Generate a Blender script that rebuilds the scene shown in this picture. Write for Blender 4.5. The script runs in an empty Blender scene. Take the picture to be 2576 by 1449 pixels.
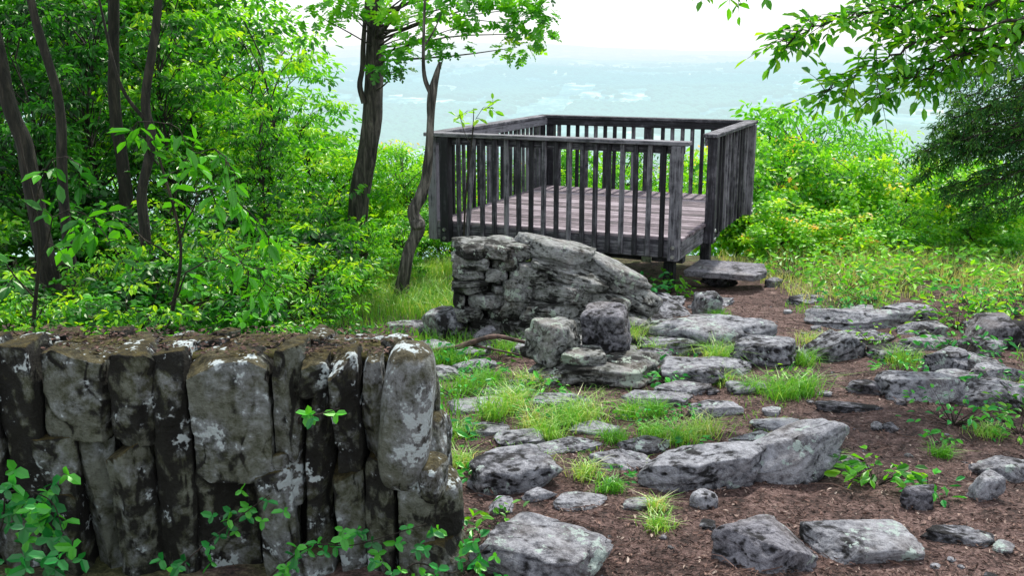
import bpy, bmesh, math, random
import numpy as np
from mathutils import Vector, Matrix, Euler
random.seed(5)
R=np.random.default_rng(5)
S=bpy.context.scene; COL=S.collection

# ---------------------------------------------------------------- noise
def _h(ix,iy,iz,s):
    n=(ix.astype(np.int64)*374761393+iy.astype(np.int64)*668265263+iz.astype(np.int64)*1274126177+s*974634777)&0xffffffff
    n=((n^(n>>13))*1274126177)&0xffffffff
    n=(n^(n>>16))&0xffffffff
    return n/4294967295.0
def vn(P,s=0):
    f=np.floor(P); t=P-f; t=t*t*(3-2*t); i=f.astype(np.int64)
    x,y,z=i[:,0],i[:,1],i[:,2]; a,b,c=t[:,0],t[:,1],t[:,2]
    def l(p,q,w): return p+(q-p)*w
    v=l(l(l(_h(x,y,z,s),_h(x+1,y,z,s),a),l(_h(x,y+1,z,s),_h(x+1,y+1,z,s),a),b),
        l(l(_h(x,y,z+1,s),_h(x+1,y,z+1,s),a),l(_h(x,y+1,z+1,s),_h(x+1,y+1,z+1,s),a),b),c)
    return v*2-1
def fbm(P,o=4,s=0):
    r=np.zeros(len(P)); a=1.0; Q=P.copy()
    for k in range(o):
        r+=a*vn(Q,s+k); a*=.5; Q=Q*2.03+17.3
    return r/1.8
def nrm(v): return v/np.maximum(1e-9,np.linalg.norm(v,axis=-1,keepdims=True))

# ---------------------------------------------------------------- mesh helpers
def mesh_np(name,V,F,mats,tint=None,smooth=False,midx=None):
    V=np.asarray(V,dtype=np.float32); F=np.asarray(F,dtype=np.int32)
    me=bpy.data.meshes.new(name); m,k=F.shape
    me.vertices.add(len(V)); me.vertices.foreach_set('co',V.ravel())
    me.loops.add(m*k); me.loops.foreach_set('vertex_index',F.ravel())
    me.polygons.add(m); me.polygons.foreach_set('loop_start',np.arange(0,m*k,k,dtype=np.int32))
    if midx is not None: me.polygons.foreach_set('material_index',np.asarray(midx,dtype=np.int32))
    me.polygons.foreach_set('use_smooth',np.full(m,smooth,dtype=bool))
    me.update(calc_edges=True)
    if tint is not None:
        a=me.attributes.new('tint','FLOAT','POINT'); a.data.foreach_set('value',np.asarray(tint,dtype=np.float32))
    for mt in (mats if isinstance(mats,(list,tuple)) else [mats]): me.materials.append(mt)
    return me
def obj(name,me,parent=None,loc=None,**kw):
    o=bpy.data.objects.new(name,me); COL.objects.link(o)
    if parent is not None: o.parent=parent
    if loc is not None: o.location=loc
    for k,v in kw.items(): o[k]=v
    return o
def empty(name,loc=(0,0,0),**kw):
    o=bpy.data.objects.new(name,None); COL.objects.link(o); o.location=loc; o.empty_display_size=.2
    for k,v in kw.items(): o[k]=v
    return o
class Acc:
    def __init__(s): s.V=[];s.F=[];s.T=[];s.n=0
    def add(s,V,F,t=0.5):
        V=np.asarray(V,dtype=float); F=np.asarray(F)
        s.V.append(V); s.F.append(F+s.n); s.T.append(np.full(len(V),t) if np.isscalar(t) else np.asarray(t)); s.n+=len(V)
    def mesh(s,name,mats,smooth=False):
        return mesh_np(name,np.vstack(s.V),np.vstack(s.F),mats,np.concatenate(s.T),smooth)
def spline(pts,n):
    pts=[Vector(p) for p in pts]; out=[]
    ext=[pts[0]*2-pts[1]]+pts+[pts[-1]*2-pts[-2]]
    seg=len(pts)-1
    for i in range(n):
        t=i/(n-1)*seg; k=min(int(t),seg-1); u=t-k
        a,b,c,d=ext[k:k+4]
        out.append(.5*((2*b)+(c-a)*u+(2*a-5*b+4*c-d)*u*u+(3*b-a-3*c+d)*u**3))
    return np.array([list(p) for p in out])
def tube(pts,rad,sides=6,rough=0.0,seed=0):
    P=np.asarray(pts,dtype=float); n=len(P); T=np.gradient(P,axis=0); T=nrm(T)
    ref=np.tile(np.array([[.31,.95,.05]]),(n,1)); A=nrm(np.cross(T,ref)); B=np.cross(T,A)
    ang=np.linspace(0,2*math.pi,sides,endpoint=False)
    rad=np.interp(np.linspace(0,1,n),np.linspace(0,1,len(rad)),rad)
    V=P[:,None,:]+rad[:,None,None]*(np.cos(ang)[None,:,None]*A[:,None,:]+np.sin(ang)[None,:,None]*B[:,None,:])
    V=V.reshape(-1,3)
    if rough>0:
        C=np.repeat(P,sides,axis=0); D=nrm(V-C); rr=np.repeat(rad,sides)
        V=V+D*(rr*rough*(fbm(V*np.array([9,9,2.5]),4,seed)))[:,None]
    i=np.arange(n-1)[:,None]*sides; j=np.arange(sides)[None,:]; j2=(j+1)%sides
    F=np.stack([i+j,i+j2,i+sides+j2,i+sides+j],-1).reshape(-1,4)
    return V,F
LEAF=(np.array([[0,0,0],[.3,.2,.05],[.68,.19,.05],[1,0,-.12],[.68,-.19,.05],[.3,-.2,.05]]),
      np.array([[0,3,2,1],[0,5,4,3]]))
LONG=(np.array([[0,0,0],[.3,.16,.04],[.62,.15,.02],[1,0,-.2],[.62,-.15,.02],[.3,-.16,.04]]),
      np.array([[0,3,2,1],[0,5,4,3]]))
ROUND=(np.array([[0,0,0],[.22,.33,.07],[.72,.32,.06],[1,0,-.08],[.72,-.32,.06],[.22,-.33,.07]]),
      np.array([[0,3,2,1],[0,5,4,3]]))
def _oak():
    mid=[0,.18,.42,.66,.8]; V=[[m,0,0] for m in mid]; F=[]
    w=[.2,.36,.38]
    for sgn in (1,-1):
        for i in range(3):
            b=len(V); V+= [[mid[i+0]+.22,sgn*w[i],.05],[mid[i]+.34,sgn*w[i]*.72,.04]]
            q=[i,b,b+1,i+1]; F.append(q if sgn<0 else q[::-1])
    b=len(V); V+=[[.86,.16,0],[1.0,0,-.06],[.86,-.16,0]]
    F+=[[3,b,b+1,b+2]]
    return np.array(V,float),np.array(F)
OAK=_oak()
def leaves(acc,P,D,N,L,tint,tmpl=LEAF,wid=1.0):
    V0,F0=tmpl; D=nrm(D); Sd=nrm(np.cross(D,N)); N=np.cross(Sd,D); n=len(P)
    L=np.broadcast_to(L,(n,)); w=np.broadcast_to(wid,(n,))
    V=P[:,None,:]+L[:,None,None]*(V0[None,:,0:1]*D[:,None,:]+V0[None,:,1:2]*w[:,None,None]*Sd[:,None,:]+V0[None,:,2:3]*N[:,None,:])
    k=len(V0); F=F0[None]+(np.arange(n)*k)[:,None,None]
    acc.add(V.reshape(-1,3),F.reshape(-1,4),np.repeat(tint,k))
def clump_leaves(acc,C,rad,per,L,rg,flat=.45,tmpl=LEAF,droop=.3,tb=.5,tv=.5):
    n=len(C); rad=np.broadcast_to(rad,(n,))
    cc=np.repeat(C,per,axis=0); rr=np.repeat(rad,per)
    q=nrm(rg.normal(size=(n*per,3)))*(rg.random(n*per)**.45)[:,None]; q[:,2]*=flat
    P=cc+q*rr[:,None]
    D=q*np.array([1,1,.4])+rg.normal(size=q.shape)*.35; D[:,2]-=droop
    N=np.tile(np.array([[0,0,1.]]),(len(P),1))+rg.normal(size=q.shape)*.45
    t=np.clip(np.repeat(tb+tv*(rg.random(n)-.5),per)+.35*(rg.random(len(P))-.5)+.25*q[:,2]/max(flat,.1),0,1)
    leaves(acc,P,D,N,L*(.65+.6*rg.random(len(P))),t,tmpl)

# ---------------------------------------------------------------- materials
def newmat(name):
    m=bpy.data.materials.new(name); m.use_nodes=True; nt=m.node_tree; nt.nodes.clear()
    return m,nt
def nd(nt,t,**kw):
    n=nt.nodes.new(t)
    for k,v in kw.items():
        if k in n.inputs.keys(): n.inputs[k].default_value=v
        else: setattr(n,k,v)
    return n
def ramp(nt,stops,interp='LINEAR'):
    r=nt.nodes.new('ShaderNodeValToRGB'); r.color_ramp.interpolation=interp
    while len(r.color_ramp.elements)<len(stops): r.color_ramp.elements.new(.5)
    for e,(p,c) in zip(r.color_ramp.elements,stops): e.position=p; e.color=(*c,1)
    return r
def math_(nt,op,a,b=None,clamp=False):
    n=nt.nodes.new('ShaderNodeMath'); n.operation=op; n.use_clamp=clamp
    for i,v in enumerate((a,b)):
        if v is None: continue
        if isinstance(v,(int,float)): n.inputs[i].default_value=v
        else: nt.links.new(v,n.inputs[i])
    return n.outputs[0]
def mixc(nt,fac,a,b,bt='MIX'):
    n=nt.nodes.new('ShaderNodeMix'); n.data_type='RGBA'; n.blend_type=bt
    for s,v in ((n.inputs[0],fac),(n.inputs[6],a),(n.inputs[7],b)):
        if isinstance(v,(int,float)): s.default_value=v
        elif isinstance(v,tuple): s.default_value=(*v,1)
        else: nt.links.new(v,s)
    return n.outputs[2]
def noise_(nt,vec,scale,detail=5,rough=.6,dist=0):
    n=nt.nodes.new('ShaderNodeTexNoise'); n.inputs['Scale'].default_value=scale; n.inputs['Detail'].default_value=detail
    n.inputs['Roughness'].default_value=rough; n.inputs['Distortion'].default_value=dist
    nt.links.new(vec,n.inputs['Vector']); return n.outputs['Fac']
def coords(nt,scale=(1,1,1),rand=True):
    tc=nt.nodes.new('ShaderNodeTexCoord'); mp=nt.nodes.new('ShaderNodeMapping'); mp.inputs['Scale'].default_value=scale
    nt.links.new(tc.outputs['Object'],mp.inputs['Vector'])
    if rand:
        oi=nt.nodes.new('ShaderNodeObjectInfo'); m=math_(nt,'MULTIPLY',oi.outputs['Random'],40)
        cb=nt.nodes.new('ShaderNodeCombineXYZ'); nt.links.new(m,cb.inputs[0]); nt.links.new(m,cb.inputs[1])
        nt.links.new(cb.outputs[0],mp.inputs['Location'])
    return mp.outputs[0]
def tint_(nt):
    a=nt.nodes.new('ShaderNodeAttribute'); a.attribute_name='tint'; return a.outputs['Fac']
def out(nt,sh):
    o=nt.nodes.new('ShaderNodeOutputMaterial'); nt.links.new(sh,o.inputs['Surface'])
def bump_(nt,hgt,strength,dist,prev=None):
    b=nt.nodes.new('ShaderNodeBump'); b.inputs['Strength'].default_value=strength; b.inputs['Distance'].default_value=dist
    nt.links.new(hgt,b.inputs['Height'])
    if prev is not None: nt.links.new(prev,b.inputs['Normal'])
    return b.outputs[0]
def leaf_mat(name,stops,tr=.45,yel=(1.6,1.3,.5),gl=.045):
    m,nt=newmat(name)
    oi=nt.nodes.new('ShaderNodeObjectInfo')
    t=math_(nt,'ADD',tint_(nt),math_(nt,'MULTIPLY',math_(nt,'SUBTRACT',oi.outputs['Random'],.5),.22),True)
    r=ramp(nt,stops); nt.links.new(t,r.inputs[0])
    p=nt.nodes.new('ShaderNodeBsdfDiffuse'); nt.links.new(r.outputs[0],p.inputs['Color'])
    tl=nt.nodes.new('ShaderNodeBsdfTranslucent'); nt.links.new(mixc(nt,1.0,r.outputs[0],yel,'MULTIPLY'),tl.inputs['Color'])
    mx=nt.nodes.new('ShaderNodeMixShader'); mx.inputs[0].default_value=tr
    nt.links.new(p.outputs[0],mx.inputs[1]); nt.links.new(tl.outputs[0],mx.inputs[2])
    g=nd(nt,'ShaderNodeBsdfGlossy',Roughness=.4); g.inputs['Color'].default_value=(.95,1,.85,1)
    m2=nt.nodes.new('ShaderNodeMixShader'); m2.inputs[0].default_value=gl
    nt.links.new(mx.outputs[0],m2.inputs[1]); nt.links.new(g.outputs[0],m2.inputs[2]); out(nt,m2.outputs[0]); return m
G_FOREST=leaf_mat('leaf_forest',[(0,(.006,.055,.010)),(.35,(.025,.20,.010)),(.7,(.12,.47,.012)),(1,(.40,.72,.025))],.5)
G_BRIGHT=leaf_mat('leaf_bright',[(0,(.06,.25,.02)),(.4,(.16,.53,.02)),(.75,(.34,.74,.03)),(.95,(.6,.78,.07)),(1,(.8,.5,.15))],.54)
G_MID=leaf_mat('leaf_mid',[(0,(.018,.15,.015)),(.4,(.08,.38,.015)),(.8,(.22,.62,.025)),(1,(.42,.74,.045))],.52)
G_DEEP=leaf_mat('leaf_deep',[(0,(.006,.04,.014)),(.5,(.018,.16,.014)),(1,(.09,.42,.018))],.4,gl=.035)
G_VINE=leaf_mat('leaf_vine',[(0,(.008,.12,.03)),(.5,(.02,.28,.05)),(1,(.12,.55,.03))],.3,gl=.04)
G_JUN=leaf_mat('leaf_juniper',[(0,(.008,.04,.012)),(.6,(.03,.13,.035)),(1,(.12,.30,.05))],.3,gl=.01)
G_GRASS=leaf_mat('grass_blades',[(0,(.04,.19,.02)),(.45,(.11,.4,.03)),(.8,(.30,.54,.1)),(1,(.62,.64,.36))],.4)

def bark_mat(name,dark,light):
    m,nt=newmat(name); c=coords(nt,(14,14,2.2)); n1=noise_(nt,c,1.6,6,.65,.6); c2=coords(nt); n2=noise_(nt,c2,2.5,3)
    r=ramp(nt,[(.38,dark),(.52,tuple((a+b)/2*.7 for a,b in zip(dark,light))),(.66,light)]); nt.links.new(n1,r.inputs[0])
    col=mixc(nt,math_(nt,'MULTIPLY',n2,.4),r.outputs[0],(.025,.03,.018))
    p=nd(nt,'ShaderNodeBsdfPrincipled',Roughness=.9); nt.links.new(col,p.inputs['Base Color'])
    nt.links.new(bump_(nt,n1,1,.04),p.inputs['Normal']); out(nt,p.outputs[0]); return m
BARK=bark_mat('bark',(.005,.0045,.004),(.065,.055,.042))
BARKL=bark_mat('bark_grey',(.01,.009,.008),(.17,.15,.13))
BARKG=bark_mat('bark_bare_grey',(.02,.018,.016),(.30,.27,.24))
TWIG=bark_mat('twig_bark',(.012,.008,.006),(.08,.055,.04))

def rock_mat(name,dark,mid,light,lichen=(.45,.52,.48),lam=.62,moss=None,mossam=.5,black=.5,lsc=9,tan=.2,green=0,gcol=((.02,.03,.006),(.24,.27,.11))):
    m,nt=newmat(name); c=coords(nt); tn=tint_(nt)
    n1=noise_(nt,c,5,6,.68,.3); n2=noise_(nt,c,24,6,.78); n4=noise_(nt,c,lsc,4,.75); n5=noise_(nt,c,2.6,3,.6)
    s=math_(nt,'ADD',math_(nt,'MULTIPLY',n1,.42),math_(nt,'MULTIPLY',n2,.58))
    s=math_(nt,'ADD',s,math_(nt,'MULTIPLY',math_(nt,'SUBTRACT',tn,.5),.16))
    r=ramp(nt,[(.39,dark),(.47,mid),(.545,light),(.65,tuple(min(1,x*1.6) for x in light))]); nt.links.new(s,r.inputs[0])
    tr=ramp(nt,[(.5,(0,0,0)),(.62,(1,1,1))]); nt.links.new(n5,tr.inputs[0])
    col=mixc(nt,math_(nt,'MULTIPLY',tr.outputs[0],tan),r.outputs[0],(.24,.18,.12))
    if green:
        gr=ramp(nt,[(.47,(1,1,1)),(.56,(0,0,0))]); nt.links.new(math_(nt,'ADD',math_(nt,'MULTIPLY',n4,.5),math_(nt,'MULTIPLY',n5,.5)),gr.inputs[0])
        col=mixc(nt,math_(nt,'MULTIPLY',gr.outputs[0],green),col,mixc(nt,n2,gcol[0],gcol[1]))
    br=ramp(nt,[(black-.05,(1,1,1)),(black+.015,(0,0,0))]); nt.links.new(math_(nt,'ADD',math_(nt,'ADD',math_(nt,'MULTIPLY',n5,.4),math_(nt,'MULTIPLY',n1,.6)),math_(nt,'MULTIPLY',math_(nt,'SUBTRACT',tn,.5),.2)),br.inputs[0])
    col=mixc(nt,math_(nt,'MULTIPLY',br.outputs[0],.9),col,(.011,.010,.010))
    if moss:
        g=nt.nodes.new('ShaderNodeNewGeometry'); sp=nt.nodes.new('ShaderNodeSeparateXYZ'); nt.links.new(g.outputs['Normal'],sp.inputs[0])
        f=math_(nt,'ADD',math_(nt,'MULTIPLY',sp.outputs[2],.5),math_(nt,'MULTIPLY',n1,1.2))
        mr=ramp(nt,[(mossam,(0,0,0)),(mossam+.15,(1,1,1))]); nt.links.new(f,mr.inputs[0])
        mc=ramp(nt,[(.42,tuple(x*.3 for x in moss)),(.58,moss)]); nt.links.new(n2,mc.inputs[0])
        col=mixc(nt,math_(nt,'MULTIPLY',mr.outputs[0],.85),col,mc.outputs[0])
    lr=ramp(nt,[(lam,(0,0,0)),(lam+.02,(1,1,1))]); nt.links.new(math_(nt,'ADD',math_(nt,'ADD',math_(nt,'MULTIPLY',n4,.5),math_(nt,'MULTIPLY',n5,.3)),math_(nt,'MULTIPLY',n2,.2)),lr.inputs[0])
    col=mixc(nt,lr.outputs[0],col,lichen)
    p=nd(nt,'ShaderNodeBsdfPrincipled',Roughness=.85); p.inputs['Specular IOR Level'].default_value=.3
    nt.links.new(col,p.inputs['Base Color'])
    hh=math_(nt,'ADD',math_(nt,'MULTIPLY',n1,.9),math_(nt,'MULTIPLY',n2,.6))
    nt.links.new(bump_(nt,hh,1,.07),p.inputs['Normal']); out(nt,p.outputs[0]); return m
ROCK=rock_mat('rock_schist',(.045,.046,.056),(.18,.183,.21),(.37,.375,.415),lichen=(.5,.6,.56),lam=.555,black=.455,tan=.2)
ROCKD=rock_mat('rock_dark',(.024,.024,.03),(.115,.113,.135),(.27,.265,.30),lam=.585,black=.47,tan=.2)
WALLR=rock_mat('rock_wall',(.009,.010,.011),(.075,.083,.085),(.25,.27,.28),lichen=(.66,.74,.75),lam=.56,moss=(.11,.085,.02),mossam=.87,black=.50,lsc=6,tan=.15,green=.6,gcol=((.018,.022,.005),(.22,.23,.09)))
RUINR=rock_mat('rock_ruin',(.03,.03,.033),(.17,.17,.18),(.36,.36,.38),lichen=(.48,.56,.48),lam=.55,black=.47,tan=.3,green=.25)

def wood_mat(name,sc,dark,mid,light,bright=1.0):
    m,nt=newmat(name); c=coords(nt,sc); n1=noise_(nt,c,1,5,.7,.2); c2=coords(nt); n2=noise_(nt,c2,7,4,.7)
    s=math_(nt,'ADD',math_(nt,'MULTIPLY',n1,.6),math_(nt,'MULTIPLY',n2,.4)); s=math_(nt,'ADD',s,math_(nt,'MULTIPLY',math_(nt,'SUBTRACT',tint_(nt),.5),.25))
    r=ramp(nt,[(.38,dark),(.5,mid),(.64,light)]); nt.links.new(s,r.inputs[0])
    p=nd(nt,'ShaderNodeBsdfPrincipled',Roughness=.8); nt.links.new(r.outputs[0],p.inputs['Base Color'])
    nt.links.new(bump_(nt,n1,.6,.006),p.inputs['Normal']); out(nt,p.outputs[0]); return m
wd=((.008,.008,.012),(.038,.037,.048),(.215,.21,.24))
WX=wood_mat('weathered_wood_a',(3,60,60),*wd); WY=wood_mat('weathered_wood_b',(60,3,60),*wd); WZ=wood_mat('weathered_wood_c',(60,60,3),*wd)
WF=wood_mat('deck_boards',(3,50,50),(.05,.038,.046),(.16,.122,.145),(.32,.27,.305))
m_,nt_=newmat('galvanized'); p_=nd(nt_,'ShaderNodeBsdfPrincipled',Roughness=.4,Metallic=.8)
c_=coords(nt_); r_=ramp(nt_,[(.4,(.25,.25,.25)),(.6,(.5,.52,.5))]); nt_.links.new(noise_(nt_,c_,30,2),r_.inputs[0]); nt_.links.new(r_.outputs[0],p_.inputs['Base Color']); out(nt_,p_.outputs[0]); METAL=m_

def soil_mat():
    m,nt=newmat('soil_and_moss'); c=coords(nt,rand=False); n1=noise_(nt,c,1.1,3,.6,.4); n2=noise_(nt,c,9,5,.75); n3=noise_(nt,c,50,4,.8)
    s=math_(nt,'ADD',math_(nt,'MULTIPLY',n2,.5),math_(nt,'MULTIPLY',n3,.5))
    s=math_(nt,'ADD',s,math_(nt,'MULTIPLY',math_(nt,'SUBTRACT',n1,.5),.12))
    r=ramp(nt,[(.39,(.018,.010,.008)),(.475,(.09,.05,.042)),(.55,(.215,.13,.115)),(.66,(.44,.32,.28))]); nt.links.new(s,r.inputs[0])
    g=ramp(nt,[(.38,(.03,.03,.015)),(.5,(.09,.10,.03)),(.62,(.26,.25,.12))]); nt.links.new(s,g.inputs[0])
    tc=nt.nodes.new('ShaderNodeTexCoord'); sp=nt.nodes.new('ShaderNodeSeparateXYZ'); nt.links.new(tc.outputs['Object'],sp.inputs[0])
    left=math_(nt,'MULTIPLY',math_(nt,'SUBTRACT',.0,sp.outputs[0]),.09)
    far=math_(nt,'MULTIPLY',math_(nt,'SUBTRACT',sp.outputs[1],11.5),.12)
    k=math_(nt,'ADD',math_(nt,'MAXIMUM',left,far),math_(nt,'ADD',math_(nt,'MULTIPLY',n1,.9),math_(nt,'MULTIPLY',n2,.3)))
    kr=ramp(nt,[(.68,(0,0,0)),(.8,(1,1,1))]); nt.links.new(k,kr.inputs[0])
    col=mixc(nt,kr.outputs[0],r.outputs[0],g.outputs[0])
    p=nd(nt,'ShaderNodeBsdfPrincipled',Roughness=.95); nt.links.new(col,p.inputs['Base Color'])
    nt.links.new(bump_(nt,s,1,.08),p.inputs['Normal']); out(nt,p.outputs[0]); return m
SOIL=soil_mat()
def slope_mat():
    m,nt=newmat('scrub_slope'); c=coords(nt,rand=False); n=noise_(nt,c,.6,6,.75)
    r=ramp(nt,[(.35,(.03,.1,.01)),(.55,(.12,.30,.04)),(.7,(.26,.46,.08))]); nt.links.new(n,r.inputs[0])
    p=nd(nt,'ShaderNodeBsdfPrincipled',Roughness=1); nt.links.new(r.outputs[0],p.inputs['Base Color']); nt.links.new(bump_(nt,n,1,.5),p.inputs['Normal']); out(nt,p.outputs[0]); return m
SLOPE=slope_mat()
def painted_haze(nt,surf):
    """aerial perspective: airlight painted in as emission, growing with map distance from the ridge"""
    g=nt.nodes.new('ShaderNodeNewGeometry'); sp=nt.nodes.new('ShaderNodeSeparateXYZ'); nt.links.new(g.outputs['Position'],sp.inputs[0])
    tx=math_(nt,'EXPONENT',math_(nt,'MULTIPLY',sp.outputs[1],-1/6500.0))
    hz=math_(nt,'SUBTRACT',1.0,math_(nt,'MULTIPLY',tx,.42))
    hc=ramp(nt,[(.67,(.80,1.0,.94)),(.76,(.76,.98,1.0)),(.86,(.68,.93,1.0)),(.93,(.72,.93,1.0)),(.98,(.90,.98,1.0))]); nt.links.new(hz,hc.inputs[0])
    e=nt.nodes.new('ShaderNodeEmission'); nt.links.new(hc.outputs[0],e.inputs[0]); e.inputs[1].default_value=1.03  # painted glow standing in for light scattered by the air
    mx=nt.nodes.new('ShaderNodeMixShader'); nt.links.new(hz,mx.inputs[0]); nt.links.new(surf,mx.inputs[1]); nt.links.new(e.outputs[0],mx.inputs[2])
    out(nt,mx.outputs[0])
def valley_mat():
    m,nt=newmat('hazy_valley')
    tc=nt.nodes.new('ShaderNodeTexCoord'); mp=nt.nodes.new('ShaderNodeMapping'); mp.inputs['Scale'].default_value=(.001,.0004,.001); nt.links.new(tc.outputs['Object'],mp.inputs[0]); c=mp.outputs[0]
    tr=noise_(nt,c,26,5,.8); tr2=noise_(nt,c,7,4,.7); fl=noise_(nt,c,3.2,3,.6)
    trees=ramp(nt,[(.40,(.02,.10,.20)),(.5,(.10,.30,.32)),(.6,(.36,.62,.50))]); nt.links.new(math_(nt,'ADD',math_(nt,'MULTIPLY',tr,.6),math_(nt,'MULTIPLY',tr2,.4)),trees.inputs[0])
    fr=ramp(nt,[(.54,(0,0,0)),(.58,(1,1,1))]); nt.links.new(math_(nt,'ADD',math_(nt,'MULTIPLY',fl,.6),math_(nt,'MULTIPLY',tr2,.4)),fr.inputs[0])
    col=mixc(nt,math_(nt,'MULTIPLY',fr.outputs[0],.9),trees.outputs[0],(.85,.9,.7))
    d=nt.nodes.new('ShaderNodeBsdfDiffuse'); nt.links.new(col,d.inputs[0]); painted_haze(nt,d.outputs[0]); return m
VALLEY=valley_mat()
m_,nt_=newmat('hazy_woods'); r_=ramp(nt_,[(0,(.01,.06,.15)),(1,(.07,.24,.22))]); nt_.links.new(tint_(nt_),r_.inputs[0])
c_=coords(nt_,(.06,.06,.06),False); cc_=mixc(nt_,noise_(nt_,c_,1,3,.8),r_.outputs[0],(.12,.32,.28)); d_=nt_.nodes.new('ShaderNodeBsdfDiffuse'); nt_.links.new(cc_,d_.inputs[0]); painted_haze(nt_,d_.outputs[0]); FARW=m_

def H(x,y):
    x=np.atleast_1d(np.asarray(x,float)); y=np.atleast_1d(np.asarray(y,float)); x,y=np.broadcast_arrays(x,y)
    e=13.0+.4*np.sin(x*.7); t=np.maximum(0,y-e)
    z=-.093*np.minimum(y,e)-.38*t*(t/(t+3.0))-0.03*t
    P=np.stack([x,y,np.zeros_like(x)],-1)
    near=np.clip((60-y)/40,0,1)
    z=z+near*(.05*fbm(P*.9,3,3)+.026*fbm(P*4.5,3,9))
    v=-226+30*fbm(P/900,4,20)*np.clip((y-600)/800,0,1)
    v=v+ (252+110*fbm(P/np.array([4200.,9000,1]),4,31))*np.clip((y-11000)/9000,0,1)**1.3
    v=v+ 120*np.clip(fbm(P/np.array([3000.,1700,1]),4,44)+.1,0,1)*np.clip((y-3500)/2500,0,1)
    w=np.clip((y-480)/150,0,1)
    return np.where(y<480,z,z*(1-w)+v*w)
def h1(x,y): return float(H(x,y)[0])
ys=np.concatenate([np.arange(-6,2.6,.4),np.arange(2.6,15,.055),np.geomspace(15,26000,240)])
xs_=np.concatenate([np.arange(0,6,.055),np.geomspace(6,26000,110)]); xs=np.concatenate([-xs_[::-1][:-1],xs_])
X,Y=np.meshgrid(xs,ys); Z=H(X.ravel(),Y.ravel())
ny,nx=X.shape; i=np.arange(ny-1)[:,None]*nx; j=np.arange(nx-1)[None,:]
F=np.stack([i+j,i+j+1,i+nx+j+1,i+nx+j],-1).reshape(-1,4)
cy=Y.ravel()[F[:,0]]; mi=np.where(cy<15,0,np.where(cy<560,1,2))
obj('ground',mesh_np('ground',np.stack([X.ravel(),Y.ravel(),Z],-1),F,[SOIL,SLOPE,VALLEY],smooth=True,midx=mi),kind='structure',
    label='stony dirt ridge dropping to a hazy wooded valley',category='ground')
_bm=bmesh.new(); bmesh.ops.create_icosphere(_bm,subdivisions=1,radius=1); _iv=np.array([v.co[:] for v in _bm.verts]); _if=np.array([[v.index for v in f.verts] for f in _bm.faces]); _bm.free()
rf=np.random.default_rng(61); n=70000; yy=1500*np.exp(rf.random(n)*math.log(12000/1500)); xx=(-.32+rf.random(n)*.86)*yy
msk=fbm(np.stack([xx/420,yy/900,0*xx],-1),3,70)
k=(msk>0.0)|((np.abs(fbm(np.stack([xx/300,yy/300,0*xx],-1),2,90))<.02)); xx,yy=xx[k],yy[k]; n=len(xx)
zz=H(xx,yy); rad=(8+9*rf.random(n))*(yy/3000)**.35
FV=_iv[None]*(rad[:,None,None]*np.array([1.2,1.2,.95]))*(1+.25*(rf.random((n,len(_iv),1))-.5))+np.stack([xx,yy,zz+rad*.4],-1)[:,None,:]
FF=_if[None]+(np.arange(n)*len(_iv))[:,None,None]
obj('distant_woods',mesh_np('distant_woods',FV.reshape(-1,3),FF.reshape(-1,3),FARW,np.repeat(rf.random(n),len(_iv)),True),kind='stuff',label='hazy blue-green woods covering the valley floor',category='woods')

# ---------------------------------------------------------------- rocks
_ico={}
def ico(n):
    if n not in _ico:
        bm=bmesh.new(); bmesh.ops.create_icosphere(bm,subdivisions=n,radius=1)
        V=np.array([v.co[:] for v in bm.verts]); F=np.array([[v.index for v in f.verts] for f in bm.faces]); bm.free(); _ico[n]=(V,F)
    return _ico[n]
def rock_geo(w,d,h,seed,sub=4,planes=9,box=8,rough=1.0,lo=.5,lay=.5,cav=True):
    rg=np.random.default_rng(seed); V,F=ico(sub); P=V.copy()
    P=P/((np.abs(P)**box).sum(1)**(1/box))[:,None]
    P=rot(P,0,0,rg.random()*6.28) if planes>6 and lo<.8 else P
    off=rg.random(3)*50
    P=P*(1+.06*rough*fbm(P*1.1+off,2,seed%97))[:,None]
    for k in range(planes):
        n=rg.normal(size=3)*np.array([1,1,.75]); n=nrm(n)
        o=(lo+rg.random()*.45)*(np.abs(n).sum()**.6)
        s=P@n-o; P=P-np.maximum(0,s)[:,None]*n[None]
    q=P[:,2]*2.2+.9*vn(np.stack([P[:,0]*1.2+off[0],P[:,1]*1.2,P[:,2]*0],-1),3)+off[2]
    st=_h(np.floor(q).astype(np.int64),np.zeros(len(q),np.int64),np.zeros(len(q),np.int64),seed%1000)
    gap=.5+.5*vn(P*2.5+off,21)
    crack=np.exp(-((q-np.floor(q)-.05)/.05)**2)*gap
    P[:,:2]*=(1+rough*(lay*.2*(st-.5)-.06*min(1,lay*1.5)*crack))[:,None]
    f1=fbm(P*1.4+off,2,11)*3.6; fr=f1-np.floor(f1); step=np.floor(f1)+np.clip((fr-.88)/.12,0,1)
    edge=np.exp(-((fr-.92)/.06)**2)
    fine=fbm(P*5+off,3,7)
    P=P+nrm(P)*(rough*(.045*step/1.5+.022*fine-.01*edge))[:,None]
    mn,mx=P.min(0),P.max(0); P=(P-(mn+mx)/2)/((mx-mn)/2)
    c=np.clip(.85*crack*min(1,lay*1.5)+.5*edge-.35*fine,-.3,1.1)  # painted shade: cracks, ledge edges and undersides darken the tint
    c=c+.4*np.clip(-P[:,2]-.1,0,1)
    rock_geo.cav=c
    return P*np.array([w,d,h])/2,F
def rot(V,rx=0,ry=0,rz=0):
    M=np.array(Euler((rx,ry,rz)).to_matrix()); return V@M.T
rn=0
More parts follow.
